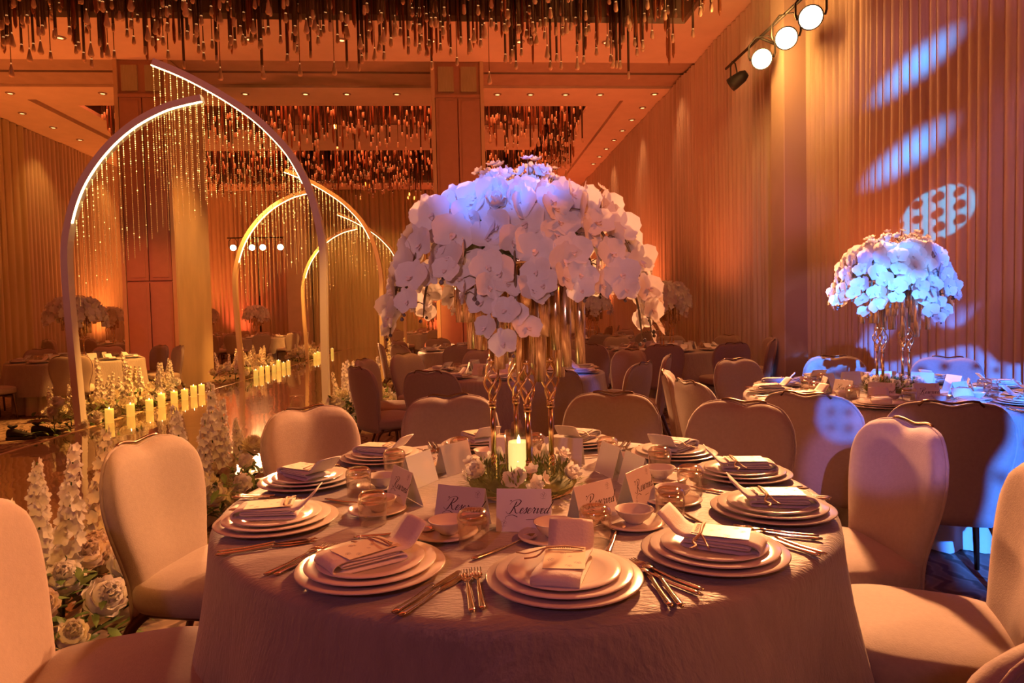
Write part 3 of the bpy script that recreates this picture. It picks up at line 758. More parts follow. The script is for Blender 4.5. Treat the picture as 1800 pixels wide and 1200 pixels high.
def table(c, seed, where, grp='round banquet tables'):
    t = thing('round_table', 'round banquet table under its cloth, ' + where, 'table', (*c, 0), group=grp)
    obj('tabletop', TOP, t); obj('pedestal', PED, t)
    tag(obj('tablecloth', CLOTHS[seed % 3], None, (*c, 0), (0, 0, seed * 0.7)), 'taupe brushed satin tablecloth ' + where, 'tablecloth', 'taupe tablecloths')
    tag(obj('underskirt', SKIRT, None, (*c, 0), (0, 0, seed * 0.4)), 'pale pleated underskirt below the cloth, ' + where, 'table skirt', 'pale underskirts')

# ------------------------------------------------------------------ tableware
def plate_mesh(R, h, n=48):
    b = MB()
    b.lathe([(0, 0.0), (R * 0.58, 0.0), (R * 0.60, 0.003), (R * 0.74, h * 0.55), (R * 0.985, h * 0.94), (R, h), (R * 0.985, h + 0.0025), (R * 0.73, h * 0.62 + 0.003), (R * 0.62, 0.0065), (0, 0.006)], n)
    return b
PL = {k: plate_mesh(*a).mesh(k, [m]) for k, a, m in (('charger_plate', (0.163, 0.016), 'china_grey'), ('dinner_plate', (0.143, 0.017), 'china'), ('salad_plate', (0.118, 0.014), 'china'), ('side_plate', (0.083, 0.010), 'china'))}
b = MB(); b.lathe([(0, 0.0), (0.022, 0.0), (0.024, 0.004), (0.040, 0.016), (0.050, 0.033), (0.052, 0.036), (0.049, 0.036), (0.038, 0.019), (0.02, 0.009), (0, 0.008)], 32); BOWL = b.mesh('sauce_bowl', ['china'])
# tumbler standing upside down: thick rounded base uppermost
b = MB(); b.lathe([(0.0335, 0.0), (0.0355, 0.0), (0.0375, 0.03), (0.0395, 0.058), (0.0400, 0.070), (0.037, 0.080), (0.030, 0.087), (0.020, 0.090), (0, 0.0905)], 32)
b.lathe([(0.0335, 0.0), (0.0355, 0.030), (0.0372, 0.056), (0.033, 0.064), (0.02, 0.067), (0, 0.0675)], 32)
GLASS = b.mesh('tumbler', ['glass'])
b = MB(); b.lathe([(0, 0.0685), (0.02, 0.068), (0.034, 0.065), (0.0385, 0.060), (0.0388, 0.070), (0.036, 0.079), (0.029, 0.0862), (0.019, 0.089), (0, 0.0895)], 28); GBASE = b.mesh('thick_base', ['glass_solid'])
def handle_pts(b, l0, l1, w0, w1, z=0.004):
    b.tube([(0, l0, z), (0, l0 + 0.012, z), (0, (l0 + l1) / 2, z), (0, l1 - 0.01, z + 0.004), (0, l1, z + 0.005)], [w0 * 0.6, w0, w0 * 0.8, w1, w1], 8, flat=0.45)
b = MB(); handle_pts(b, -0.10, 0.035, 0.0075, 0.0032)
b.slab([(0.004, 0.034), (0.0105, 0.046), (0.0115, 0.058), (-0.0115, 0.058), (-0.0105, 0.046), (-0.004, 0.034)], 0.007, 0.0095, 0.0008)
for x in (-0.0095, -0.0032, 0.0032, 0.0095): b.tube([(x, 0.055, 0.0085), (x, 0.08, 0.0075), (x, 0.098, 0.010)], [0.0021, 0.0019, 0.0010], 5)
FORK = b.mesh('fork', ['silver'])
b = MB(); handle_pts(b, -0.115, 0.015, 0.0080, 0.0050)
b.add([(-0.004, 0.012, 0.002), (0.004, 0.012, 0.002), (0.0105, 0.05, 0.002), (0.0095, 0.095, 0.002), (0.001, 0.118, 0.002), (-0.004, 0.11, 0.002), (-0.004, 0.012, 0.0048), (0.003, 0.012, 0.0048), (0.0095, 0.05, 0.003), (0.0085, 0.095, 0.003), (0.001, 0.117, 0.003), (-0.004, 0.11, 0.0048)],
      [(0, 1, 2, 3, 4, 5)[::-1], (6, 7, 8, 9, 10, 11)] + [(i, (i + 1) % 6, 6 + (i + 1) % 6, 6 + i) for i in range(6)], 0, False)
KNIFE = b.mesh('knife', ['silver'])
b = MB(); handle_pts(b, -0.10, 0.05, 0.0075, 0.0030)
b.grid(14, 5, lambda u, v: (0.019 * v * cos(2 * pi * u), 0.078 + 0.029 * v * sin(2 * pi * u), 0.004 + 0.007 * v * v), closeu=True)
b.grid(14, 2, lambda u, v: (0.019 * cos(2 * pi * u), 0.078 + 0.029 * sin(2 * pi * u), 0.011 - 0.0016 * v), closeu=True)
SPOON = b.mesh('spoon', ['silver'])
# napkin: cloth folded over itself in layers, far end raised
def napkin_mesh():
    pr = [(0.118, 0.060), (0.100, 0.045), (0.072, 0.024), (0.035, 0.017), (-0.02, 0.0165), (-0.07, 0.0185), (-0.096, 0.016), (-0.104, 0.0095), (-0.094, 0.004), (-0.06, 0.003), (0.0, 0.0025), (0.055, 0.003), (0.066, 0.0065), (0.055, 0.0095), (0.0, 0.009), (-0.07, 0.0095), (-0.082, 0.0115), (-0.07, 0.0135), (0.0, 0.0128), (0.05, 0.0125)]
    pts = crom([(0, y, z * (1.7 if z < 0.021 else 1.25)) for y, z in pr], 3)
    W_ = 0.048; th = 0.0016; vs = []; fs = []; n = len(pts)
    for i, p in enumerate(pts):
        tg = (pts[min(i + 1, n - 1)] - pts[max(i - 1, 0)]).normalized(); nn = Vector((0, -tg.z, tg.y))
        w = W_ * (1 - 0.10 * (i / n)) * (1.0 + 0.05 * sin(i * 0.4))
        sk = 0.004 * sin(i * 0.23)
        for k in range(5):
            u = k / 4 * 2 - 1
            q = p + nn * th + Vector((u * w + sk, 0, -0.002 * u * u)); vs.append(tuple(q))
        for k in range(5):
            u = k / 4 * 2 - 1
            q = p - nn * th + Vector((u * w + sk, 0, -0.002 * u * u)); vs.append(tuple(q))
    for i in range(n - 1):
        a = i * 10
        for k in range(4):
            fs.append((a + k, a + k + 1, a + 11 + k, a + 10 + k)); fs.append((a + 5 + k, a + 15 + k, a + 16 + k, a + 6 + k))
        fs.append((a, a + 10, a + 15, a + 5)); fs.append((a + 4, a + 9, a + 19, a + 14))
    for a in (0, (n - 1) * 10): fs.append((a, a + 5, a + 6, a + 1)); fs.append((a + 1, a + 6, a + 7, a + 2)); fs.append((a + 2, a + 7, a + 8, a + 3)); fs.append((a + 3, a + 8, a + 9, a + 4))
    b = MB(); b.add(vs, fs); return b
NAP = napkin_mesh().mesh('napkin', ['napkin'])
def ribbon_strokes(strokes, w, thick=0.0002, M=None, mi=0, b=None):
    """pen strokes as thin raised ribbons in the xy plane; broader on the downstrokes"""
    b = b or MB()
    for st in strokes:
        P = crom([(x, y, 0) for x, y in st], 5); n = len(P); vs = []; fs = []
        for i, p in enumerate(P):
            tg = P[min(i + 1, n - 1)] - P[max(i - 1, 0)]; tg = tg.normalized() if tg.length else Vector((1, 0, 0))
            nn = Vector((-tg.y, tg.x, 0)); k = w * (0.35 + 0.75 * max(0.0, -tg.y * 0.9 + 0.1)) * (1 if 0 < i < n - 1 else 0.3)
            vs += [tuple(p + nn * k + Vector((0, 0, thick))), tuple(p - nn * k + Vector((0, 0, thick))), tuple(p - nn * k), tuple(p + nn * k)]
        for i in range(n - 1):
            a = i * 4
            for k in range(4): fs.append((a + k, a + 4 + k, a + 4 + (k + 1) % 4, a + (k + 1) % 4))
        b.add(vs, fs, mi, False, M)
    return b
def written_reserved():
    L = []
    def put(st, x0, sc=1.0):
        for s_ in st: L.append([((x + x0) + 0.42 * y * sc, y * sc) for x, y in s_])
    R = [[(0.40, 2.25), (0.28, 1.3), (0.05, 0.15), (-0.25, -0.12), (-0.65, 0.05), (-0.95, 0.35)], [(-0.75, 1.55), (-0.45, 2.2), (0.45, 2.55), (1.15, 2.3), (1.0, 1.65), (0.55, 1.25), (0.25, 1.15)], [(0.25, 1.15), (0.62, 0.75), (0.95, 0.2), (1.35, 0.0), (1.6, 0.25)], [(-0.35, -1.15), (-0.55, -0.75), (-0.1, -0.40), (0.7, -0.32), (1.4, -0.55), (1.7, -0.7)], [(-1.0, 2.2), (-0.85, 2.4), (-0.7, 2.2)]]
    e = [[(0.0, 0.35), (0.38, 0.55), (0.50, 0.88), (0.28, 1.0), (0.05, 0.60), (0.12, 0.08), (0.42, 0.05), (0.78, 0.45)]]
    s_ = [[(0.0, 0.35), (0.34, 1.12), (0.40, 0.75), (0.46, 0.25), (0.22, 0.0), (0.0, 0.12)], [(0.40, 0.08), (0.72, 0.40)]]
    r = [[(0.0, 0.35), (0.22, 1.12), (0.34, 0.90), (0.58, 0.92), (0.50, 0.40), (0.58, 0.05), (0.92, 0.42)]]
    v = [[(0.0, 0.75), (0.20, 1.0), (0.26, 0.45), (0.30, 0.05), (0.62, 0.35), (0.72, 0.95), (0.95, 0.80)]]
    d = [[(0.62, 0.85), (0.30, 1.0), (0.02, 0.50), (0.14, 0.05), (0.45, 0.22), (0.66, 0.75)], [(0.92, 2.35), (0.72, 1.2), (0.58, 0.30), (0.72, 0.05), (1.05, 0.35)]]
    x = -2.6; put(R, x); x = -0.85
    for g_, w_ in ((e, 0.72), (s_, 0.72), (e, 0.74), (r, 0.86), (v, 0.88), (e, 0.74), (d, 1.1)): put(g_, x); x += w_
    L.append([(0.4, -1.15), (1.2, -1.10), (2.2, -1.05)])
    return L
def sprig():
    return [[(0, -1), (0.1, 0), (0.3, 0.9)], [(0.1, 0), (-0.6, 0.3), (-0.7, 0.9), (-0.1, 0.7), (0.1, 0.1)], [(0.15, 0.2), (0.8, 0.2), (1.0, 0.8), (0.5, 0.9), (0.2, 0.4)], [(0, -0.4), (-0.5, -0.5), (-0.8, -0.1)], [(0.05, -0.3), (0.5, -0.5), (0.8, -0.2)], [(-0.2, 0.9), (0.0, 1.4), (0.4, 1.3), (0.5, 0.9)]]
CW, CHT = 0.071, 0.108      # half width, slant height of a tent card
def card_meshes():
    lean = radians(17)
    p = MB(); p.box(-CW, CW, -0.0004, 0.0004, 0, CHT); pane = p.mesh('card_leaf', ['paper'])
    t_ = MB(); K = 0.0093
    F = lambda x, z, s: T(x, -0.0005, z) @ RX(pi / 2) @ S(s)
    ribbon_strokes(written_reserved(), 0.085, 0.02, F(0.0, 0.046, 0.0135), 0, t_)
    ink = t_.mesh('lettering', ['ink'])
    t_ = MB(); ribbon_strokes(sprig(), 0.07, 0.02, F(0.050, 0.088, 0.0085), 0, t_); ribbon_strokes(sprig(), 0.07, 0.02, F(-0.052, 0.018, 0.0080), 0, t_)
    return lean, pane, ink, t_.mesh('flower_sketch', ['ink_pale'])
LEAN, PANE, INK, SKETCH = card_meshes()
def tent_card(loc, rz, label, grp, simple=False):
    """front faces local -y"""
    t = thing('reserved_card', label, 'place card', (*loc,), rz, grp)
    dy = CHT * sin(LEAN)
    f = obj('front_leaf', PANE, t, M=T(0, -dy, 0) @ RX(-LEAN)); k = obj('back_leaf', PANE, t, M=T(0, dy, 0) @ RX(LEAN) @ RZ(pi))
    if not simple: obj('lettering', INK, f); obj('flower_sketch', SKETCH, f)
    return t
b = MB(); b.box(-0.042, 0.042, -0.062, 0.062, 0, 0.0012); MENU = b.mesh('menu_card', ['paper'])
MENUC = (lambda q: (q.box(-0.042, 0.042, -0.062, 0.062, 0, 0.0012), q.mesh('menu_card', ['paper_cream']))[1])(MB())  # same card, the dimmer warm light on it put into the colour
b = MB(); rr = random.Random(5)
for k in range(5): ribbon_strokes(sprig(), 0.09, 0.02, T(rr.uniform(-0.028, 0.028), -0.045 + 0.016 * k, 0.0012) @ RZ(rr.uniform(0, 6)) @ S(rr.uniform(0.004, 0.0075)), 0, b)
PRINT = b.mesh('leaf_print', ['ink_pale'])
b = MB(); b.box(-0.036, 0.036, -0.011, 0.011, 0, 0.0010, 0)
ribbon_strokes([[(-3 + 0.5 * k, 0.3 * (-1) ** k), (-2.8 + 0.5 * k, 0.5), (-2.6 + 0.5 * k, -0.3)] for k in range(12)], 0.11, 0.02, T(0, 0, 0.001) @ S(0.0095), 1, b)
TAG = b.mesh('name_tag', ['paper_cream', 'ink'])
b = MB(); b.tube(crom([(0.04, 0, 0.0), (0.0, 0.001, 0.004), (-0.042, 0, 0.0), (-0.065, 0.012, -0.012), (-0.085, 0.004, -0.014), (-0.105, 0.014, -0.015)], 4), 0.0035, 6, flat=0.4); b.tube(crom([(-0.042, 0, 0.0), (-0.06, -0.014, -0.013), (-0.085, -0.022, -0.015)], 4), 0.003, 6, flat=0.4); RIB = b.mesh('ribbon', ['ribbon'])

def setting(c, ang, r, where, tword, full=True, flip=False, menu='w'):
    """one place setting; local +y points to the table centre"""
    a = radians(ang); base = Vector((c[0] + r * cos(a), c[1] + r * sin(a), 0)); rz = a + pi / 2
    F = T(base.x, base.y, TH + 0.0012) @ RZ(rz)
    g = ' ' + tword
    def put(name, me, x, y, z, ang_, label, cat, grp):
        return tag(obj(name, me, None, M=F @ T(x, y, z) @ RZ(radians(ang_))), label, cat, grp + g)
    put('charger_plate', PL['charger_plate'], 0, 0, 0, 0, 'wide charger plate, lowest in its stack, ' + where, 'plate', 'charger plates')
    put('dinner_plate', PL['dinner_plate'], 0, 0, 0.0085, 0, 'white dinner plate, middle of its stack, ' + where, 'plate', 'dinner plates')
    tw = [-14, 20, -24, 12, -18, 26][int(abs(ang)) % 6]
    put('napkin', NAP, 0.0, -0.004, 0.0245 if full else 0.017, tw, 'folded white napkin on the plates, ' + where, 'napkin', 'napkins')
    gl = put('tumbler', GLASS, 0.120, 0.235, 0.0, 0, 'clear upturned tumbler, ' + where, 'glass', 'tumblers')
    if not full: return
    obj('thick_base', GBASE, gl)
    put('salad_plate', PL['salad_plate'], 0, 0, 0.0170, 0, 'small salad plate, top of its stack, ' + where, 'plate', 'salad plates')
    m = tag(obj('menu_card', MENU if menu == 'w' else MENUC, None, M=F @ T(0, -0.004, 0.0245) @ RZ(radians(tw)) @ T(0.003, -0.012, 0.0335) @ RZ(radians(6))), ('white' if menu == 'w' else 'cream') + ' leaf-printed menu card on the napkin, ' + where, 'menu card', 'menu cards' + g)
    obj('leaf_print', PRINT, m)
    k = obj('name_tag', TAG, m, M=T(0, 0.050, 0.0016)); obj('ribbon', RIB, m, M=T(0, 0.040, 0.0048))
    put('side_plate', PL['side_plate'], 0.016, 0.270, 0, 0, 'round side plate under the bowl, ' + where, 'plate', 'side plates')
    put('sauce_bowl', BOWL, 0.024, 0.272, 0.0066, 0, 'small white sauce bowl, ' + where, 'bowl', 'sauce bowls')
    put('fork', FORK, -0.199, -0.02, 0, 2, 'outer dinner fork, ' + where, 'fork', 'outer forks')
    put('fork', FORK, -0.177, -0.012, 0, 1, 'inner dinner fork, ' + where, 'fork', 'inner forks')
    put('knife', KNIFE, 0.178, -0.035, 0, -1, 'inner table knife, ' + where, 'knife', 'inner knives')
    put('knife', KNIFE, 0.197, -0.040, 0, -1, 'outer table knife, ' + where, 'knife', 'outer knives')
    put('spoon', SPOON, -0.105, 0.215, 0, -52, 'dessert spoon, ' + where, 'spoon', 'spoons')

# ------------------------------------------------------------------ flowers
def petal(b, ang, l, w, cup=0.2, tip=0.6, mi=0, nu=4, nv=4, M=None, z0=0.0, tilt=0.0):
    R_ = RZ(ang) @ T(0, 0, z0) @ RX(tilt)
    if M: R_ = M @ R_
    def fn(u, v):
        s_ = u * 2 - 1; ww = w * (sin(pi * (0.10 + 0.86 * v ** tip)) ** 0.6)
        return (s_ * ww, v * l, cup * l * (v * v * 0.6) + 0.25 * cup * l * s_ * s_ * v)
    b.grid(nu, nv, fn, mi, R_)
def orchid_mb():
    b = MB(); k = 0.055
    for a in (0, 2 * pi * 0.37, -2 * pi * 0.37): petal(b, a, k * 0.98, k * 0.42, 0.18, 0.75)
    for a in (pi * 0.43, -pi * 0.43): petal(b, a, k * 1.08, k * 0.74, 0.22, 0.72, z0=0.002)
    petal(b, pi, k * 0.36, k * 0.13, 1.0, 0.7, 1, z0=0.003)
    for a in (pi * 0.8, -pi * 0.8): petal(b, a, k * 0.22, k * 0.10, 1.6, 0.7, 1, 3, 3, z0=0.003)
    return b
ORC = orchid_mb()
ORCHID = ORC.mesh('orchid_bloom', ['petal', 'orchid_lip'])
def rose_mb(rings=((3, 0.016, 1.30), (4, 0.024, 1.10), (5, 0.032, 0.85), (6, 0.038, 0.55)), nu=4, nv=4):
    b = MB(); rr = random.Random(3)
    for i, (n, l, t_) in enumerate(rings):
        for k in range(n):
            petal(b, 2 * pi * k / n + i * 0.7 + rr.uniform(-0.15, 0.15), l * 1.25, l * 0.62, 0.55, 0.62, 0, nu, nv, z0=0.010 - 0.002 * i, tilt=t_)
    return b
RO = rose_mb()
ROSE = {m: RO.mesh('rose', [m]) for m in ('petal', 'petal_cream', 'petal_blush')}
def peony_mb():
    b = MB(); rr = random.Random(8)
    b.lathe([(0, -0.02), (0.04, -0.01), (0.05, 0.015), (0.035, 0.045), (0, 0.055)], 10)
    for i, (n, t_, l, r0) in enumerate(((5, 1.45, 0.055, 0.012), (7, 1.15, 0.062, 0.018), (8, 0.85, 0.066, 0.022), (8, 0.45, 0.066, 0.028), (8, 0.05, 0.060, 0.03))):
        for k in range(n):
            a = 2 * pi * k / n + i * 0.4 + rr.uniform(-0.1, 0.1)
            petal(b, a, l, 0.032, 0.55, 0.7, 0, 4, 4, M=T(0, 0, 0.0) , z0=0.022 - 0.008 * i, tilt=t_)
    return b
PE = peony_mb()
PEONY = {m: PE.mesh('peony', [m]) for m in ('petal', 'petal_cream', 'petal_blush')}
def pompom_mb():
    b = MB(); n = 90
    for k in range(n):
        z = 1 - 1.5 * (k + 0.5) / n; r = sqrt(max(0, 1 - z * z)); a = k * 2.39996
        d = Vector((r * cos(a), r * sin(a), z)); q = d.to_track_quat('Y', 'Z').to_matrix().to_4x4()
        petal(b, 0, 0.026, 0.010, 0.5, 0.8, 0, 3, 3, M=T(*(d * 0.026)) @ q)
    b.lathe([(0, -0.028), (0.028, 0), (0, 0.03)], 8)
    return b
POM = {m: pompom_mb().mesh('chrysanthemum', [m]) for m in ('petal', 'petal_cream')}
def spike_mb(seed, h=0.62):
    b = MB(); rr = random.Random(seed)
    b.tube([(0, 0, 0), (0.01, 0, h * 0.5), (0, 0, h)], [0.005, 0.004, 0.002], 5, 1)
    n = 46
    for k in range(n):
        f = k / (n - 1); z = h * (0.34 + 0.66 * f); r = 0.060 * (1 - 0.72 * f ** 1.5) * rr.uniform(0.6, 1.2); a = k * 2.4 + rr.uniform(-0.3, 0.3)
        d = Vector((cos(a), sin(a), 0.25)).normalized(); q = d.to_track_quat('Z', 'Y').to_matrix().to_4x4(); M = T(cos(a) * r * 0.6, sin(a) * r * 0.6, z) @ q
        sz = 0.037 * (1 - 0.55 * f) * rr.uniform(0.8, 1.2)
        for j in range(5): petal(b, j * 2 * pi / 5 + a, sz, sz * 0.50, 0.35, 0.8, 0, 3, 3, M=M)
    return b
SPK = {(k, m): spike_mb(k, 0.50 + 0.07 * k).mesh('flower_spike', [m, 'leaf']) for k in range(4) for m in ('petal', 'petal_cream')}
def leaf_blade(b, base, d, l, w, mi=0, droop=0.3):
    d = Vector(d).normalized(); s_ = d.cross(Vector((0, 0, 1))); s_ = s_.normalized() if s_.length > 1e-4 else Vector((1, 0, 0))
    up = s_.cross(d); P = []
    for f, ww in ((0, 0.15), (0.35, 1.0), (0.7, 0.8), (1.0, 0.05)):
        c = Vector(base) + d * (l * f) - Vector((0, 0, droop * l * f * f)); P += [c - s_ * w * ww, c + up * w * 0.25 * ww, c + s_ * w * ww]
    fs = []
    for i in range(3):
        for k in range(2): fs.append((i * 3 + k, i * 3 + k + 1, i * 3 + 4 + k, i * 3 + 3 + k))
    b.add(P, fs, mi)

# ------------------------------------------------------------------ orchid centrepiece
def leg_mb(seed=0):
    b = MB(); r = 0.0085
    b.lathe([(0, 0.0), (0.022, 0.0), (0.02, 0.006), (0.010, 0.012), (0, 0.012)], 12)
    # rope-twisted foot
    for s_ in range(3):
        b.tube([(0.0055 * cos(s_ * 2.094 + t_ * 1.1), 0.0055 * sin(s_ * 2.094 + t_ * 1.1), 0.008 + t_ * 0.0075) for t_ in range(15)], 0.0058, 6)
    b.tube([(0, 0, 0.11), (0, 0, 0.27)], r, 8)
    b.lathe([(0, 0.262), (0.0125, 0.262), (0.0135, 0.268), (0.0115, 0.273), (0.0135, 0.278), (0.012, 0.286), (0, 0.286)], 12)
    sh = MB(); sh.lathe([(0, 0.405), (0.012, 0.405), (0.013, 0.413), (0.011, 0.42), (0.0088, 0.421), (0.0088, 0.60), (0, 0.60)], 12)
    c = MB()
    for s_ in range(4):
        pts = []
        for t_ in range(17):
            f = t_ / 16; a = s_ * pi / 2 + f * pi * 1.15; rr_ = 0.007 + 0.021 * sin(pi * f) ** 1.3 * (0.65 + 0.5 * f)
            pts.append((rr_ * cos(a), rr_ * sin(a), 0.282 + 0.128 * f))
        c.tube(pts, 0.0042, 6)
    return b, c, sh
LEGB, CAGEB, SHB = leg_mb()
LEGM, CAGEM, SHM = LEGB.mesh('leg', ['brass']), CAGEB.mesh('twisted_cage', ['brass']), SHB.mesh('upper_shaft', ['brass'])
def tube_mb(L, r=0.0165):
    b = MB(); b.lathe([(0, 0.0), (r * 0.86, 0.0), (r * 0.86, -L + 0.004), (r * 0.9, -L), (r, -L), (r, 0.004), (0, 0.004)], 16); return b
TUBEB = [tube_mb(0.12 + 0.045 * k) for k in range(6)]
TUBEM = [q.mesh('hanging_tube', ['tube_gold']) for q in TUBEB]
LEGPOS = [(-0.088, 0.02), (0.092, -0.01), (0.012, -0.09), (-0.008, 0.10)]
_rr = random.Random(17)
TUBES = []
for ring, n in ((0.06, 6), (0.125, 11), (0.19, 15)):
    for k in range(n):
        a = 2 * pi * k / n + ring * 9 + _rr.uniform(-0.1, 0.1)
        TUBES.append((ring * cos(a), ring * sin(a), _rr.choice((2, 3, 4, 5)) if ring < 0.15 else _rr.choice((0, 1, 2, 3, 4))))
# sprays: azimuth, reach, droop height
SPR = [(-174, 0.385, 0.50), (168, 0.37, 0.60), (-158, 0.37, 0.56), (-140, 0.31, 0.66), (-122, 0.28, 0.60), (-110, 0.27, 0.50), (-100, 0.285, 0.455), (-82, 0.30, 0.62), (-62, 0.31, 0.60), (-40, 0.34, 0.60), (-20, 0.38, 0.54), (-6, 0.40, 0.49), (6, 0.40, 0.46), (34, 0.36, 0.62), (62, 0.33, 0.60), (90, 0.33, 0.56), (118, 0.33, 0.58), (145, 0.35, 0.55)]
def bloom_frame(p, n, roll, s_):
    q = Vector(n).normalized().to_track_quat('Z', 'Y').to_matrix().to_4x4()
    return T(*p) @ q @ RZ(roll) @ S(s_)
def crown_plan(seed):
    rr = random.Random(seed); blooms = []; stems = []; buds = []; roses = []; smalls = []
    for (az, R_, zl) in SPR:
        a = radians(az); path = crom([(0.03 * cos(a), 0.03 * sin(a), 0.84), (0.17 * cos(a), 0.17 * sin(a), 0.895), (R_ * 0.78 * cos(a + 0.03), R_ * 0.78 * sin(a + 0.03), 0.825), (R_ * 0.98 * cos(a + 0.06), R_ * 0.98 * sin(a + 0.06), 0.5 * (zl + 0.77)), ((R_ + 0.015) * cos(a + 0.05), (R_ + 0.015) * sin(a + 0.05), zl)], 7)
        stems.append(path); n = len(path); side = 1
        for i in range(7, n - 1, 2):
            p = path[i]; tg = (path[min(i + 1, n - 1)] - path[i - 1]).normalized(); out = Vector((cos(a), sin(a), 0.25)); sd = tg.cross(out).normalized() * side; side = -side
            f = i / n; q = p + sd * rr.uniform(0.022, 0.048) + out * rr.uniform(0.0, 0.022)
            blooms.append((q, out * 0.9 + sd * rr.uniform(0.1, 1.1) + Vector((rr.uniform(-0.35, 0.35), rr.uniform(-0.35, 0.35), rr.uniform(-0.45, 0.35))), rr.uniform(-0.5, 0.5), rr.uniform(0.86, 1.08) * (1.0 - 0.28 * max(0, f - 0.6) / 0.4), p))
        buds += [(path[-1] + Vector((rr.uniform(-0.012, 0.012), rr.uniform(-0.012, 0.012), -0.012 * k)), rr.uniform(0.005, 0.008)) for k in range(2)]
    for k in range(40):
        z = rr.uniform(0.15, 0.98); a = k * 2.39996; r = sqrt(1 - z * z); d = Vector((r * cos(a), r * sin(a), z))
        p = Vector((0.245 * d.x, 0.245 * d.y, 0.735 + 0.175 * d.z)); blooms.append((p, d + Vector((rr.uniform(-0.5, 0.5), rr.uniform(-0.5, 0.5), 0.1)), rr.uniform(0, 6.28), rr.uniform(0.85, 1.05), None))
    for k in range(9):
        a = k * 2.2 - 1.9; r = rr.uniform(0.05, 0.26); roses.append((Vector((r * cos(a), r * sin(a), 0.915 - r * r * 1.7 + 0.02)), Vector((cos(a) * r * 2, sin(a) * r * 2 - 0.3, 0.7)), rr.uniform(0, 6), rr.uniform(0.8, 1.05)))
    for k in range(13):
        a = k * 1.31; r = rr.uniform(0.04, 0.27); z = 0.955 - r * r * 1.3 + rr.uniform(0.0, 0.03)
        smalls.append((Vector((r * cos(a), r * sin(a), z)), Vector((cos(a) * r * 3, sin(a) * r * 3, 1)), rr.uniform(0, 6), rr.uniform(0.42, 0.6)))
    return blooms, stems, buds, roses, smalls
def small_cluster_mb():
    b = MB(); rr = random.Random(2)
    for k in range(7):
        d = Vector((rr.uniform(-1, 1), rr.uniform(-1, 1), rr.uniform(0.2, 1))).normalized(); p = d * rr.uniform(0.02, 0.05)
        b.tube([(0, 0, -0.02), tuple(p)], 0.0014, 4, 1)
        M = T(*p) @ d.to_track_quat('Z', 'Y').to_matrix().to_4x4()
        for j in range(5): petal(b, j * 2 * pi / 5, 0.021, 0.011, 0.5, 0.8, 0, 3, 3, M=M)
    return b
SCB = small_cluster_mb(); SCM = SCB.mesh('blossom_cluster', ['petal', 'stem'])
def stems_mesh(plan):
    b = MB(); blooms, stems, buds, roses, smalls = plan
    for p in stems: b.tube(p, [0.0042] * (len(p) - 4) + [0.0034, 0.003, 0.0024, 0.0018], 5)
    for (q, n, r, s_, p) in blooms:
        if p is not None: b.tube([p, (p + q) / 2 + Vector((0, 0, 0.008)), q], 0.0017, 4)
    return b
def buds_mb(plan):
    b = MB()
    for p, r in plan[2]: b.lathe([(0, -r), (r * 0.8, -r * 0.5), (r, 0.1 * r), (r * 0.5, r * 0.9), (0, r * 1.2)], 7, 0, T(*p))
    return b
b = MB(); b.lathe([(0, 0.72), (0.12, 0.70), (0.22, 0.73), (0.24, 0.80), (0.18, 0.88), (0, 0.915)], 20); MOSSB = b
def centrepiece_full(c, rz, label, seed):
    t = thing('orchid_centrepiece', label, 'centrepiece', (c[0], c[1], TH + 0.0012), rz, 'orchid centrepieces')
    plan = crown_plan(seed)
    for k, (x, y) in enumerate(LEGPOS):
        l = obj('leg', LEGM, t, (x, y, 0), (0, 0, k * 1.1)); obj('twisted_cage', CAGEM, l); obj('upper_shaft', SHM, l)
    b = MB(); b.lathe([(0, 0.70), (0.225, 0.70), (0.225, 0.712), (0, 0.712)], 32); obj('top_plate', b.mesh('top_plate', ['tube_gold']), t)
    for x, y, k in TUBES: obj('hanging_tube', TUBEM[k], t, (x, y, 0.70))
    for k, (x, y) in enumerate(LEGPOS):
        b = tube_mb(0.135 + 0.012 * k, 0.0175); obj('hanging_tube', b.mesh('hanging_tube', ['tube_gold']), t, (x, y, 0.70))
    obj('moss_dome', MOSSB.mesh('moss_dome', ['moss']), t)
    obj('spray_stems', stems_mesh(plan).mesh('spray_stems', ['stem']), t)['kind'] = 'stuff'
    obj('orchid_buds', buds_mb(plan).mesh('orchid_buds', ['bud']), t)['kind'] = 'stuff'
    for (q, n, r, s_, p) in plan[0]: obj('orchid_bloom', ORCHID, t, M=bloom_frame(q, n, r, s_))
    for (q, n, r, s_) in plan[3]: obj('rose', ROSE['petal'], t, M=bloom_frame(q, n, r, s_))
    for (q, n, r, s_) in plan[4]: obj('blossom_cluster', SCM, t, M=bloom_frame(q, n, r, 1.0))
    return t
def far_centre_meshes():
    plan = crown_plan(77); b = MB()
    lo = MB(); k = 0.06
    for a in (0, 2.2, -2.2, 1.2, -1.2): petal(lo, a, k * 1.1, k * 0.6, 0.22, 0.75, 0, 3, 3)
    for (q, n, r, s_, p) in plan[0]: b.merge(lo, bloom_frame(q, n, r, s_))
    for (q, n, r, s_) in plan[4]: b.merge(lo, bloom_frame(q, n, r, 0.6))
    b.merge(MOSSB)
    tb = MB()
    for x, y, k in TUBES: tb.tube([(x, y, 0.70), (x, y, 0.58 - 0.045 * k)], 0.0165, 7)
    lg = LEGB
    return b.mesh('flower_crown', ['petal']), tb.mesh('tube_cluster', ['tube_gold']), lg.mesh('leg', ['brass'])
FCM = far_centre_meshes()
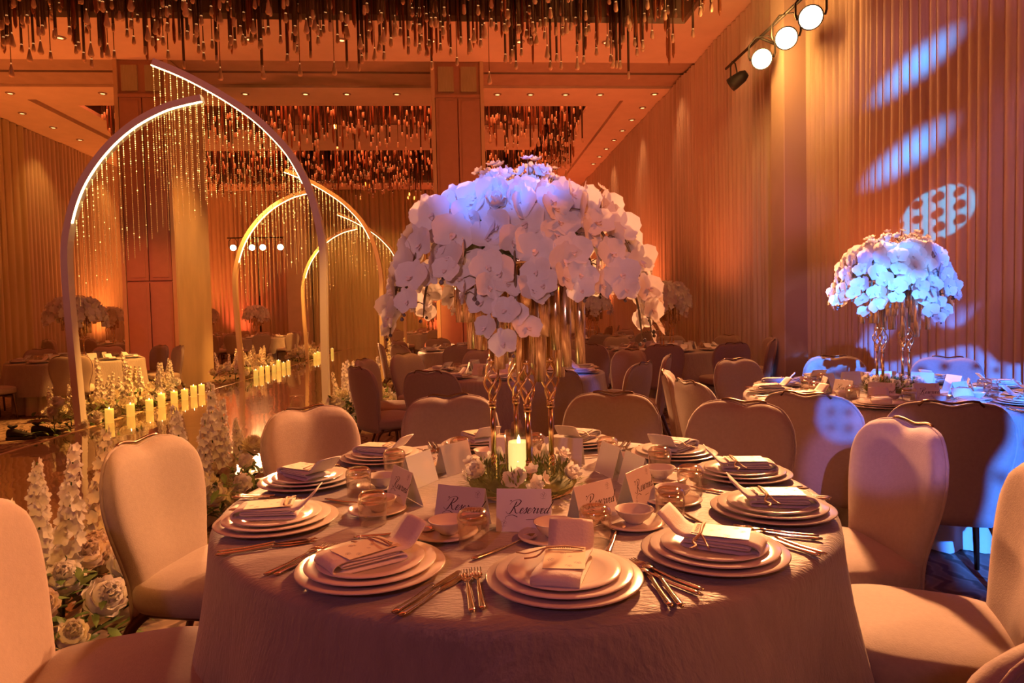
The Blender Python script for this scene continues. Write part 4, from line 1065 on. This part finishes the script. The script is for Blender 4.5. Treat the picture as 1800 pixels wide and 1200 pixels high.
def centrepiece_far(c, rz, label):
    t = thing('orchid_centrepiece', label, 'centrepiece', (c[0], c[1], TH + 0.0012), rz, 'orchid centrepieces')
    o = obj('flower_crown', FCM[0], t); o['kind'] = 'stuff'
    o = obj('tube_cluster', FCM[1], t); o['kind'] = 'stuff'
    for x, y in LEGPOS:
        l = obj('leg', FCM[2], t, (x, y, 0)); obj('twisted_cage', CAGEM, l); obj('upper_shaft', SHM, l)

# wreath with candle at the foot of a centrepiece
def wreath_moss(seed):
    b = MB(); rr = random.Random(seed)
    for k in range(900):
        a = rr.uniform(0, 2 * pi); q = rr.uniform(-0.2, pi + 0.2); r = 0.128 + 0.045 * cos(q); z = 0.004 + 0.062 * max(0.0, sin(q))
        d = Vector((cos(a) * cos(q), sin(a) * cos(q), abs(sin(q)) + 0.2)) + Vector((rr.uniform(-.6, .6), rr.uniform(-.6, .6), rr.uniform(-.2, .5)))
        leaf_blade(b, (r * cos(a), r * sin(a), z), d, rr.uniform(0.022, 0.052), 0.0028, 0, 0.15)
    b.grid(32, 8, lambda u, v: ((0.128 + 0.042 * cos(2 * pi * v)) * cos(2 * pi * u), (0.128 + 0.042 * cos(2 * pi * v)) * sin(2 * pi * u), 0.030 + 0.030 * sin(2 * pi * v)), closeu=True)
    return b
WM = wreath_moss(4).mesh('moss', ['moss'])
b = MB()
for s_ in range(5): b.tube([((0.150 + 0.010 * cos(s_ * 1.3 + k * 0.5)) * cos(2 * pi * k / 40), (0.150 + 0.010 * cos(s_ * 1.3 + k * 0.5)) * sin(2 * pi * k / 40), 0.016 + 0.010 * sin(s_ * 1.3 + k * 0.5)) for k in range(40)], 0.0028, 5, closed=True)
WT = b.mesh('twig_ring', ['ribbon'])
def wreath(c, label, seed):
    t = thing('moss_wreath', label, 'wreath', (c[0], c[1], TH + 0.0012), seed * 0.7)
    obj('moss', WM, t)['kind'] = 'stuff'; obj('twig_ring', WT, t)
    rr = random.Random(seed)
    for k in range(11):
        a = k * 2 * pi / 11 + rr.uniform(-0.15, 0.15); r = rr.uniform(0.135, 0.165); n = (cos(a), sin(a), 0.9)
        M = bloom_frame((r * cos(a), r * sin(a), rr.uniform(0.055, 0.078)), n, rr.uniform(0, 6), rr.uniform(0.75, 1.05))
        if k % 3 == 0: obj('rose', ROSE['petal'], t, M=M)
        elif k % 3 == 1: obj('orchid_bloom', ORCHID, t, M=M @ S(0.8))
        else: obj('blossom_cluster', SCM, t, M=M)
def candle_mesh(r, h):
    a = MB(); a.lathe([(0, 0.0), (r, 0.0), (r, h - 0.02), (r * 0.97, h), (r * 0.8, h - 0.012), (0, h - 0.016)], 20, 0)
    f = MB(); f.lathe([(0, h - 0.016), (0.0045, h - 0.008), (0.006, h + 0.002), (0.003, h + 0.014), (0, h + 0.022)], 8); 
    return a, f
CAND = {}
def candle(loc, r, h, label, grp, glass=False, bright=False):
    key = (r, h, bright)
    if key not in CAND:
        a, f = candle_mesh(r, h); CAND[key] = (a.mesh('wax', ['wax_bright' if bright else 'wax']), f.mesh('flame', ['flame']))
        if glass:
            g_ = MB(); g_.lathe([(0, 0.001), (r + 0.008, 0.001), (r + 0.010, 0.01), (r + 0.010, h + 0.04), (r + 0.008, h + 0.04), (r + 0.008, 0.012), (0, 0.005)], 24); CAND[key] += (g_.mesh('glass_cylinder', ['glass']),)
    t = thing('pillar_candle', label, 'candle', loc, group=grp)
    obj('wax', CAND[key][0], t, (0, 0, 0.006 if glass else 0)); obj('flame', CAND[key][1], t, (0, 0, 0.006 if glass else 0))
    if glass: obj('glass_cylinder', CAND[key][2], t)
    return t

# ------------------------------------------------------------------ flower beds along the runway
def flower_bed(label, x0, x1, y0, y1, n_big, n_spk, seed, leafn=260, spk_scale=1.0, hgt=0.26, tone=('petal_cream', 'petal_cream', 'petal')):
    rr = random.Random(seed); cx, cy = (x0 + x1) / 2, (y0 + y1) / 2
    t = thing('flower_arrangement', label, 'flowers', (cx, cy, 0))
    hx, hy = (x1 - x0) / 2, (y1 - y0) / 2
    b = MB()
    for k in range(leafn):
        x, y = rr.uniform(-hx, hx), rr.uniform(-hy, hy); z = rr.uniform(0.02, hgt * 0.85)
        leaf_blade(b, (x, y, z), (rr.uniform(-1, 1), rr.uniform(-1, 1), rr.uniform(-0.2, 1.0)), rr.uniform(0.06, 0.15), rr.uniform(0.010, 0.026), 0, 0.35)
    for k in range(leafn // 3):
        x, y = rr.choice((-1, 1)) * hx * 0.9, rr.uniform(-hy, hy)
        leaf_blade(b, (x, y, 0.05), (x / abs(x) * rr.uniform(0.3, 1), rr.uniform(-1, 1), 0.25), rr.uniform(0.12, 0.24), 0.008, 0, 0.25)
    obj('foliage', b.mesh('foliage', ['leaf']), t)['kind'] = 'stuff'
    for k in range(n_big):
        f = (k + 0.5) / n_big; y = -hy + 2 * hy * f + rr.uniform(-0.06, 0.06); x = rr.uniform(-hx, hx)
        z = hgt * (1 - 0.55 * abs(x / hx)) * rr.uniform(0.55, 1.05) + 0.03
        n = Vector((x / hx * 0.7 + rr.uniform(-0.4, 0.4), -0.6 + rr.uniform(-0.4, 0.4), 0.75)); m = rr.choice(tone); s_ = rr.uniform(1.05, 1.5)
        M = bloom_frame((x, y, z), n, rr.uniform(0, 6), s_); kind = rr.choice((0, 0, 1, 2))
        if kind == 0: obj('peony', PEONY[m], t, M=M)
        elif kind == 1: obj('chrysanthemum', POM['petal_cream'], t, M=M @ S(1.15))
        else: obj('rose', ROSE[m], t, M=M @ S(1.5))
    for k in range(n_spk):
        f = (k + 0.5) / n_spk; y = -hy + 2 * hy * f + rr.uniform(-0.08, 0.08); x = rr.uniform(-hx * 0.7, hx * 0.6)
        me = SPK[(rr.randrange(4), rr.choice(('petal', 'petal_cream')))]
        obj('flower_spike', me, t, M=T(x, y, 0.05) @ RX(rr.uniform(-0.16, 0.16)) @ RY(rr.uniform(-0.18, 0.18)) @ RZ(rr.uniform(0, 6)) @ S(spk_scale * rr.uniform(0.85, 1.15)))
    return t
flower_bed('lush cream flower bed with spikes, left foreground behind the chairs', -1.95, -1.42, 2.45, 3.65, 26, 8, 51, 420, 1.15, 0.36, ('petal', 'petal_cream', 'petal_blush'))
flower_bed('cream flower bed between the lit orange chair and the table edge', -1.80, -1.45, 4.0, 5.3, 18, 5, 57, 260, 1.15, 0.36, ('petal', 'petal_cream', 'petal_blush'))
flower_bed('cream flower bed around the left foot of the nearest bead arch', -4.90, -4.34, 7.95, 11.0, 84, 18, 52, 420, 1.0, 0.40)
flower_bed('cream flower bed around the right foot of the nearest bead arch', -1.62, -0.95, 7.9, 9.4, 64, 12, 53, 320, 1.05, 0.44)
flower_bed('cream flower bed at the left foot of the second bead arch', -4.94, -4.36, 13.6, 16.6, 64, 15, 54, 220, 1.0, 0.40)
flower_bed('small cream flower bed at the left foot of the farthest arch', -4.90, -4.36, 18.8, 22.2, 56, 6, 55, 160, 0.9, 0.42)
flower_bed('pale flower bed at the right foot of the second bead arch', -1.58, -1.10, 13.3, 14.9, 30, 14, 56, 120, 1.1, 0.40)
for g_, (pts, lab) in enumerate(((((-4.25, 8.39, 0.17), (-4.24, 8.89, 0.16), (-4.24, 9.41, 0.15), (-4.24, 9.78, 0.19), (-4.24, 10.2, 0.17), (-4.23, 10.55, 0.16), (-4.23, 10.9, 0.18), (-4.22, 11.2, 0.17)), 'nearest arch'),
                                  (((-4.24, 14.16, 0.16), (-4.24, 14.55, 0.20), (-4.24, 15.0, 0.18), (-4.24, 15.5, 0.16), (-4.24, 15.9, 0.24), (-4.23, 16.3, 0.16), (-4.22, 16.7, 0.18)), 'second arch'),
                                  (((-4.22, 19.7, 0.18), (-4.22, 20.1, 0.2), (-4.22, 20.5, 0.17), (-4.22, 22.3, 0.2)), 'farthest arch'))):
    for k, (x, y, h) in enumerate(pts):
        candle((x, y, RWZ + 0.001), 0.048, h, 'lit yellow pillar candle by the %s, %s nearest the camera' % (lab, ORD[k + 1]), 'runway candles by the ' + lab)
candle((-1.48, 3.55, 0.0), 0.04, 0.16, 'lit candle half hidden in the foreground flower bed', 'runway candles in the flower beds', bright=True)
candle((-1.72, 8.0, RWZ + 0.001), 0.04, 0.07, 'low lit candle behind the chair near the right arch foot', 'runway candles in the flower beds')
b = MB(); b.lathe([(0.075, 0.0), (0.078, 0.0), (0.078, 0.2), (0.06, 0.26), (0.02, 0.285), (0, 0.29)], 24); b.lathe([(0.07, 0.29), (0.085, 0.292), (0.085, 0.296), (0, 0.297)], 24)
tag(obj('glass_cloche', b.mesh('glass_cloche', ['glass']), None, (-1.95, 8.05, RWZ + 0.001)), 'clear glass cloche standing on the runway edge by the arch', 'cloche')

# ------------------------------------------------------------------ the near table
T0 = (0.182, 2.093)
table(T0, 0, 'of the near table')
ANG0 = [-88.6, -59.2, -27.5, 4.4, 33.0, 66.2, 99.0, 133.0, 164.5, -160.7, -122.2]
for k, a in enumerate(ANG0):
    w = 'near table, ' + ('frontmost place' if k == 0 else '%s place anticlockwise from front' % ORD[k])
    setting(T0, a, 0.735, w, 'on the near table', True, menu='w' if 1 <= k <= 5 else 'c')  # cards toward the lamp bar stay white, the others take the warm-lit copy
    ca = radians(a + (1.5 if k == 10 else -6)); r = 0.375 if abs(a) > 20 and a < 0 else 0.36
    tent_card((T0[0] + r * cos(ca), T0[1] + r * sin(ca), TH + 0.0012), ca + pi / 2 + radians([-6, 10, -8, 12, -14, 8, -6, 10, -10, 14, 2][k]), 'white folded card lettered Reserved, ' + w, 'reserved cards on the near table')
centrepiece_full(T0, 0.0, 'tall gold stand of white orchids on the near table', 61)
wreath(T0, 'mossy wreath with white blossoms around the candle, near table', 3)
candle((T0[0] - 0.01, T0[1] + 0.0, TH + 0.0012), 0.034, 0.15, 'glowing candle in a glass cylinder amid the near wreath', 'table candles', True, True)
NEARCH = [(164, 1.37, 'lit orange chair left of the near table, before the runway flowers', 4), (129, 1.42, 'half-shaded chair at the far left of the near table', 6), (-158, 1.42, 'chair cut off by the left edge of the picture, seat toward the table', -8),
          (100, 1.42, 'dull chair behind the near table, left of the gold legs', 2), (66, 1.42, 'dull chair behind the near table, right of the gold legs', -2), (37, 1.36, 'chair at the far right of the near table with a blue-tinged edge', 4),
          (9, 1.42, 'violet-lit chair right of the near table, back toward the blue table', -10), (-21, 1.42, 'chair with brightly lit seat at the right front of the near table', -6), (-64, 1.42, 'chair in the bottom right corner, seen from behind', 4), (-123, 1.54, 'chair in the bottom left corner, only its back rim showing', 0)]
for a, r, lab, tn in NEARCH: chair_at(T0, a, r, lab, 'chairs of the near table', turn=tn)

# ------------------------------------------------------------------ the blue-lit table on the right
T1 = (2.74, 4.07)
table(T1, 1, 'of the blue-lit table by the right curtain')
for k in range(11):
    a = -96 + k * 360 / 11; w = 'blue-lit table, ' + ('frontmost place' if k == 0 else '%s place anticlockwise from front' % ORD[k])
    setting(T1, a, 0.735, w, 'on the blue-lit table', True, menu='w')
    ca = radians(a - 4)
    tent_card((T1[0] + 0.40 * cos(ca), T1[1] + 0.40 * sin(ca), TH + 0.0012), ca + pi / 2, 'white folded card lettered Reserved, ' + w, 'reserved cards on the blue-lit table')
centrepiece_full(T1, 0.5, 'tall gold stand of white orchids on the blue-lit table', 62)
wreath(T1, 'wreath of moss and blossoms on the blue-lit table', 5)
for dx, dy, lab in ((-1.22, 0.42, 'chair standing side-on between the near table and the blue-lit table, rear one'), (-0.40, 1.10, 'chair behind the blue-lit table beside the wall column'), (0.33, 1.16, 'chair behind the blue-lit table, back against the curtain'), (0.92, 0.80, 'chair behind the blue-lit table right of its gold legs'),
                    (-1.06, -0.92, 'chair in front of the blue-lit table with a blue patch on its shoulder'), (-0.66, -1.36, 'chair flooded blue at the right edge of the picture'), (-1.36, -0.18, 'chair standing side-on between the tables, front one with visible grab handle')):
    chair_at(T1, math.degrees(atan2(dy, dx)), max(1.42, sqrt(dx * dx + dy * dy)), lab, 'chairs of the blue-lit table')

# ------------------------------------------------------------------ tables farther off
RING10 = [36 * k for k in range(10)]; RING8 = [45 * k for k in range(8)]
FAR = [((0.45, 6.40), 'table behind the near one', -118, RING10, 0.3), ((2.95, 9.45), 'table beyond the column', -110, RING10, 0.9), ((0.22, 10.7), 'table before the middle pillar', -100, RING10, 1.4), ((2.75, 13.9), 'table right of middle pillar', -95, RING10, 0.2),
       ((3.0, 19.2), 'distant right curtain table', -90, RING8, 0.5), ((-0.95, 21.0), 'distant table behind the pillar', -80, RING8, 0.6), ((-5.85, 10.7), 'table behind white arch', -118, [0, 54, 153, 182, 218, 258, 292, 328], 0.7), ((-9.3, 18.6), 'distant left curtain table', -85, RING8, 0.8), ((-6.1, 20.6), 'distant runway table', -70, [0, 40, 80, 125, 170, 210, 250, 300, 330], 1.0), ((-8.6, 23.6), 'distant lamp stand table', -80, RING8, 1.2)]
for i, (c, nm, a0, ring, rz) in enumerate(FAR):
    far = c[1] > 12.5
    table(c, i + 2, 'of the ' + nm)
    ns = 10
    for k in range(ns):
        a = a0 + 18 + k * 360 / ns; w = nm + ', ' + ('frontmost place' if k == 0 else '%s place from front' % ORD[k + 1])
        setting(c, a, 0.735, w, 'on the ' + nm, False)
        if not far:
            ca = radians(a - 5); tent_card((c[0] + 0.38 * cos(ca), c[1] + 0.38 * sin(ca), TH + 0.0012), ca + pi / 2, 'white folded card, ' + w, 'cards on the ' + nm, True)
    centrepiece_far(c, rz, 'tall orchid centrepiece on the ' + nm)
    for k, da in enumerate(ring):
        chair_at(c, a0 + da, 1.50 + 0.05 * sin(k * 2.1 + i), 'banquet chair at the ' + nm + (', frontmost' if k == 0 else ', %s anticlockwise from front' % ORD[k]), 'chairs at the ' + nm, far, turn=8 * sin(k * 3.7 + i))

# ------------------------------------------------------------------ a pair of shoes on the carpet
def shoe_mb():
    up = MB()
    secs = [(-0.135, 0.028, 0.075, 0.02), (-0.12, 0.036, 0.085, 0.018), (-0.08, 0.039, 0.088, 0.018), (-0.03, 0.038, 0.080, 0.018), (0.02, 0.042, 0.066, 0.018), (0.07, 0.048, 0.052, 0.018), (0.11, 0.044, 0.045, 0.018), (0.14, 0.028, 0.036, 0.018), (0.15, 0.010, 0.026, 0.018)]
    n = 14; vs = []; fs = []
    for y, w, h, z0 in secs:
        for k in range(n):
            a = 2 * pi * k / n; vs.append((w * cos(a) * (1.0 if sin(a) < 0.2 else 0.85), y, z0 + (h - z0) * (0.5 + 0.5 * sin(a)) ** 0.8))
    for i in range(len(secs) - 1):
        for k in range(n): fs.append((i * n + k, i * n + n + k, i * n + n + (k + 1) % n, i * n + (k + 1) % n))
    fs += [tuple(range(n)), tuple(reversed([(len(secs) - 1) * n + k for k in range(n)]))]
    up.add(vs, fs)
    so = MB(); so.slab([(0.03, -0.138), (0.043, -0.08), (0.040, 0.0), (0.052, 0.07), (0.046, 0.12), (0.02, 0.152), (-0.02, 0.152), (-0.046, 0.12), (-0.050, 0.07), (-0.038, 0), (-0.043, -0.08), (-0.03, -0.138)], 0.0, 0.024, 0.006)
    lc = MB()
    for k in range(4): lc.tube([(-0.022, -0.005 + 0.022 * k, 0.076 - 0.006 * k), (0, -0.003 + 0.022 * k, 0.0825 - 0.006 * k), (0.022, 0.006 + 0.022 * k, 0.075 - 0.006 * k)], 0.003, 5)
    co = MB(); co.tube([(0.022 * cos(a), -0.075 + 0.042 * sin(a), 0.094 + 0.012 * abs(sin(a))) for a in [2 * pi * k / 16 for k in range(16)]], 0.010, 6, closed=True)
    return up.mesh('upper', ['shoe_black']), so.mesh('sole', ['lamp_black']), lc.mesh('laces', ['lamp_black']), co.mesh('collar', ['shoe_black'])
SH = shoe_mb()
for x, y, rz, lab in ((-5.02, 7.98, -1.45, 'black lace-up shoe on the carpet, the nearer of the pair'), (-4.88, 8.20, -1.2, 'black lace-up shoe on the carpet, the farther of the pair')):
    t = thing('shoe', lab, 'shoe', (x, y, 0.001), rz, 'pair of black shoes')
    t.scale = (1.05, 1.0, 1.5)
    obj('upper', SH[0], t); obj('sole', SH[1], t); obj('laces', SH[2], t); obj('collar', SH[3], t)
